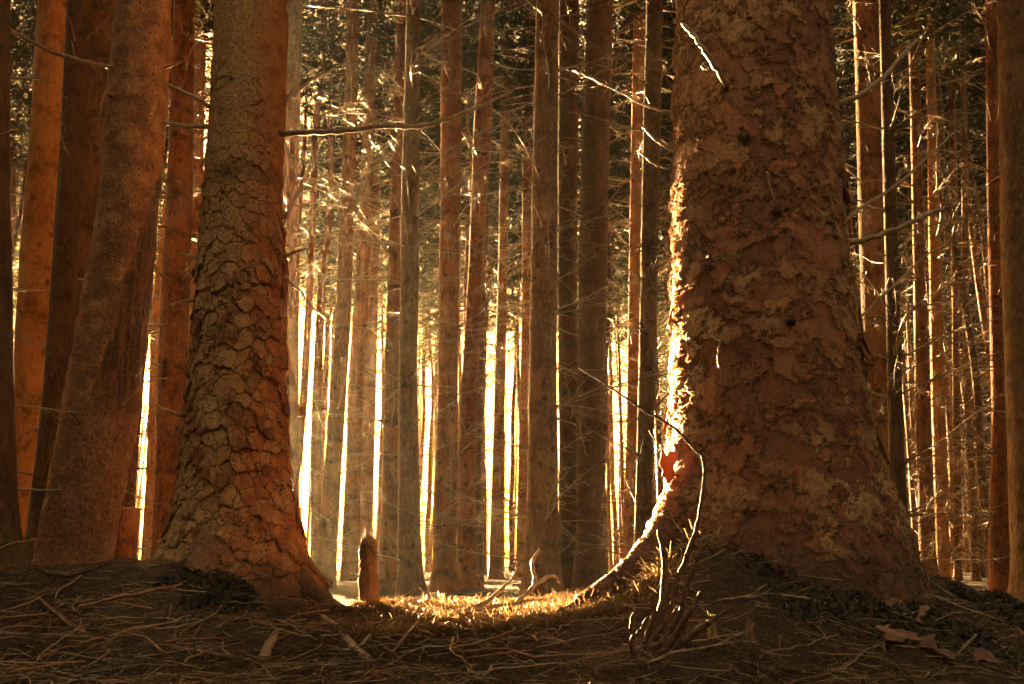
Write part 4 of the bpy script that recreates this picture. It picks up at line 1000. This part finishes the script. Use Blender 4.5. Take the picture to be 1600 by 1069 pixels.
# bare shrub in the foreground
sh = empty('bare_shrub', onground(*at(1018, 1060, 3.0).xy)); tw = M['twig']
def shb(pts, rads, tws=0, mat='dark'): return pxcurve('stem', M[mat], sh, pts, [q_*(1.1 if q_ > .0065 else .9) for q_ in rads], 9, tws, .0022, g, (.02, .05))
shb([(1012, 1090, 3.0), (1010, 1040, 3.02), (1025, 985, 3.05), (1038, 920, 3.08), (1038, 870, 3.1), (1030, 828, 3.1)], [.014, .013, .012, .011, .010, .007], 2)
shb([(1028, 975, 3.06), (1052, 920, 3.05), (1078, 860, 3.04), (1094, 800, 3.04), (1099, 722, 3.05), (1085, 702, 3.06), (1048, 665, 3.1), (1005, 640, 3.15), (960, 610, 3.2), (905, 575, 3.25)], [.009, .008, .0075, .006, .0055, .005, .005, .0045, .004, .002], 5)
shb([(1016, 1080, 3.0), (1030, 1035, 2.98), (1060, 985, 2.96), (1082, 950, 2.95), (1096, 925, 2.95)], [.014, .013, .011, .009, .006], 1)
shb([(1030, 1045, 2.97), (1065, 1005, 2.93), (1105, 975, 2.92), (1143, 950, 2.92)], [.010, .009, .008, .006], 3)
shb([(1012, 1060, 3.0), (990, 1030, 2.98), (986, 1000, 2.97), (1000, 985, 2.97), (1012, 965, 2.98)], [.008, .007, .006, .005, .004])
shb([(990, 1000, 2.98), (986, 975, 2.98), (992, 952, 2.99)], [.005, .006, .004])
shb([(1022, 1000, 3.03), (1040, 970, 3.02), (1052, 940, 3.02), (1062, 935, 3.02)], [.007, .007, .006, .003], 1)
shb([(1024, 690, 3.13), (1012, 672, 3.13), (1000, 710, 3.13), (992, 722, 3.13)], [.003, .003, .002, .0015])
for pts in ([(1008, 1075, 3.02), (1000, 1035, 3.04), (1008, 1000, 3.05), (1022, 960, 3.06), (1020, 935, 3.06)], [(1020, 1060, 3.0), (1042, 1000, 3.0), (1062, 962, 3.0), (1070, 925, 3.0), (1084, 890, 3.0), (1092, 868, 3.0)], [(1022, 1050, 3.04), (1035, 1010, 3.08), (1040, 975, 3.1), (1060, 948, 3.1)]):
    shb(pts, [.010, .009, .008, .007, .005], 1)
tag(sh, 'bare leafless shrub with bent stems rising at the bottom in front of the biggest trunk', 'shrub')
# fallen bark chips
def chip(px, py, D, w, h, lab, a=0):
    p = at(px, py, D); me = flake_mesh(g, w, h, .12); o = link('bark_chip', me, M['chip']); o.location = onground(p.x, p.y, .022)
    o.rotation_euler = (-R(68), g.uniform(-.15, .15), a); tag(o, lab, 'bark chip', 'fallen bark chips')
chip(1390, 940, 3.45, .085, .11, 'reddish bark chip lying nearest below the foot of the biggest trunk', .3)
chip(1432, 962, 3.38, .07, .09, 'bark chip just right of the one nearest the big trunk', -.4)
chip(1425, 988, 3.28, .05, .08, 'small dull bark chip between the upper pair and the bottom chips', .8)
chip(1405, 1042, 3.08, .10, .10, 'broad reddish bark chip at the bottom edge right of the mound', .1)
chip(1450, 1048, 3.06, .06, .09, 'narrow bark chip touching the broad one at the bottom', -.6)
chip(1480, 1060, 3.02, .05, .07, 'small bark chip low at the bottom right beside the pale grey stick', .5)
chip(1530, 1010, 3.15, .07, .09, 'bark chip above the lower right corner stick', .2)
chip(1538, 1032, 3.08, .06, .08, 'lower of the two bark chips near the right corner', -.2)
# small dry fern tips
for k, (px, py, lab) in enumerate([(1117, 1048, 'tiny golden dry fern tip just right of the bare shrub at the bottom'), (1176, 1050, 'tiny rusty dry fern tip on the slope below the biggest trunk')]):
    mb = MB(); p = at(px, py+28, 2.95); o0 = onground(p.x, p.y)
    H = .085
    mb.tube([(0, 0, 0), (.004, 0, H*.5), (-.006, 0, H)], [.0015, .0012, .0006], 4)
    for i in range(9):
        z = H*(.15+.09*i); l = .020*(1-i*.08)
        for s in (-1, 1):
            mb.add(np.array([(0, 0, z), (s*l*.5, -.003, z+.002), (s*l, -.002, z+.009), (s*l*.45, .001, z+.009)]), np.array([[0, 1, 2, 3]]))
    tag(mb.build('fern_tip', M['fern' if k == 0 else 'chip'], None, o0), lab, 'fern')
# tiny green needle sprig at the foot of the scaly tree
mb = MB()
for i in range(60):
    a = g.uniform(0, 6.28); e = g.uniform(.3, 1.3); l = g.uniform(.012, .03); p = Vector((g.uniform(-.02, .02), g.uniform(-.02, .02), 0))
    mb.tube([p, p+Vector((math.cos(a)*math.cos(e), math.sin(a)*math.cos(e), math.sin(e)))*l], [.0009, .0004], 3, False)
p = at(430, 955, 4.05)
tag(mb.build('grass_tuft', M['grass'], None, onground(p.x, p.y)), 'tiny green tuft at the foot of the big scaly trunk', 'tuft')

# ------------------------------------------------------------------ haze
hm = bpy.data.materials.new('haze_air'); hm.use_nodes = True; ht = hm.node_tree
for n_ in list(ht.nodes):
    if n_.type == 'BSDF_PRINCIPLED': ht.nodes.remove(n_)
pv = ht.nodes.new('ShaderNodeVolumePrincipled'); pv.inputs['Color'].default_value = (.95, .93, .88, 1)
pv.inputs['Density'].default_value = .00023; pv.inputs['Anisotropy'].default_value = .65
ht.links.new(pv.outputs[0], ht.nodes['Material Output'].inputs['Volume'])
hx, hb, htp = 155.0, -1.6, 28.0
V = [(sx*hx, sy*hx, z) for z in (hb, htp) for sx, sy in ((-1, -1), (1, -1), (1, 1), (-1, 1))]
Fc = [(3, 2, 1, 0), (4, 5, 6, 7), (0, 1, 5, 4), (1, 2, 6, 5), (2, 3, 7, 6), (3, 0, 4, 7)]
tag(link('haze', mkmesh('haze', V, Fc, False), hm), 'thin golden morning haze between the trunks', 'haze', kind='stuff')
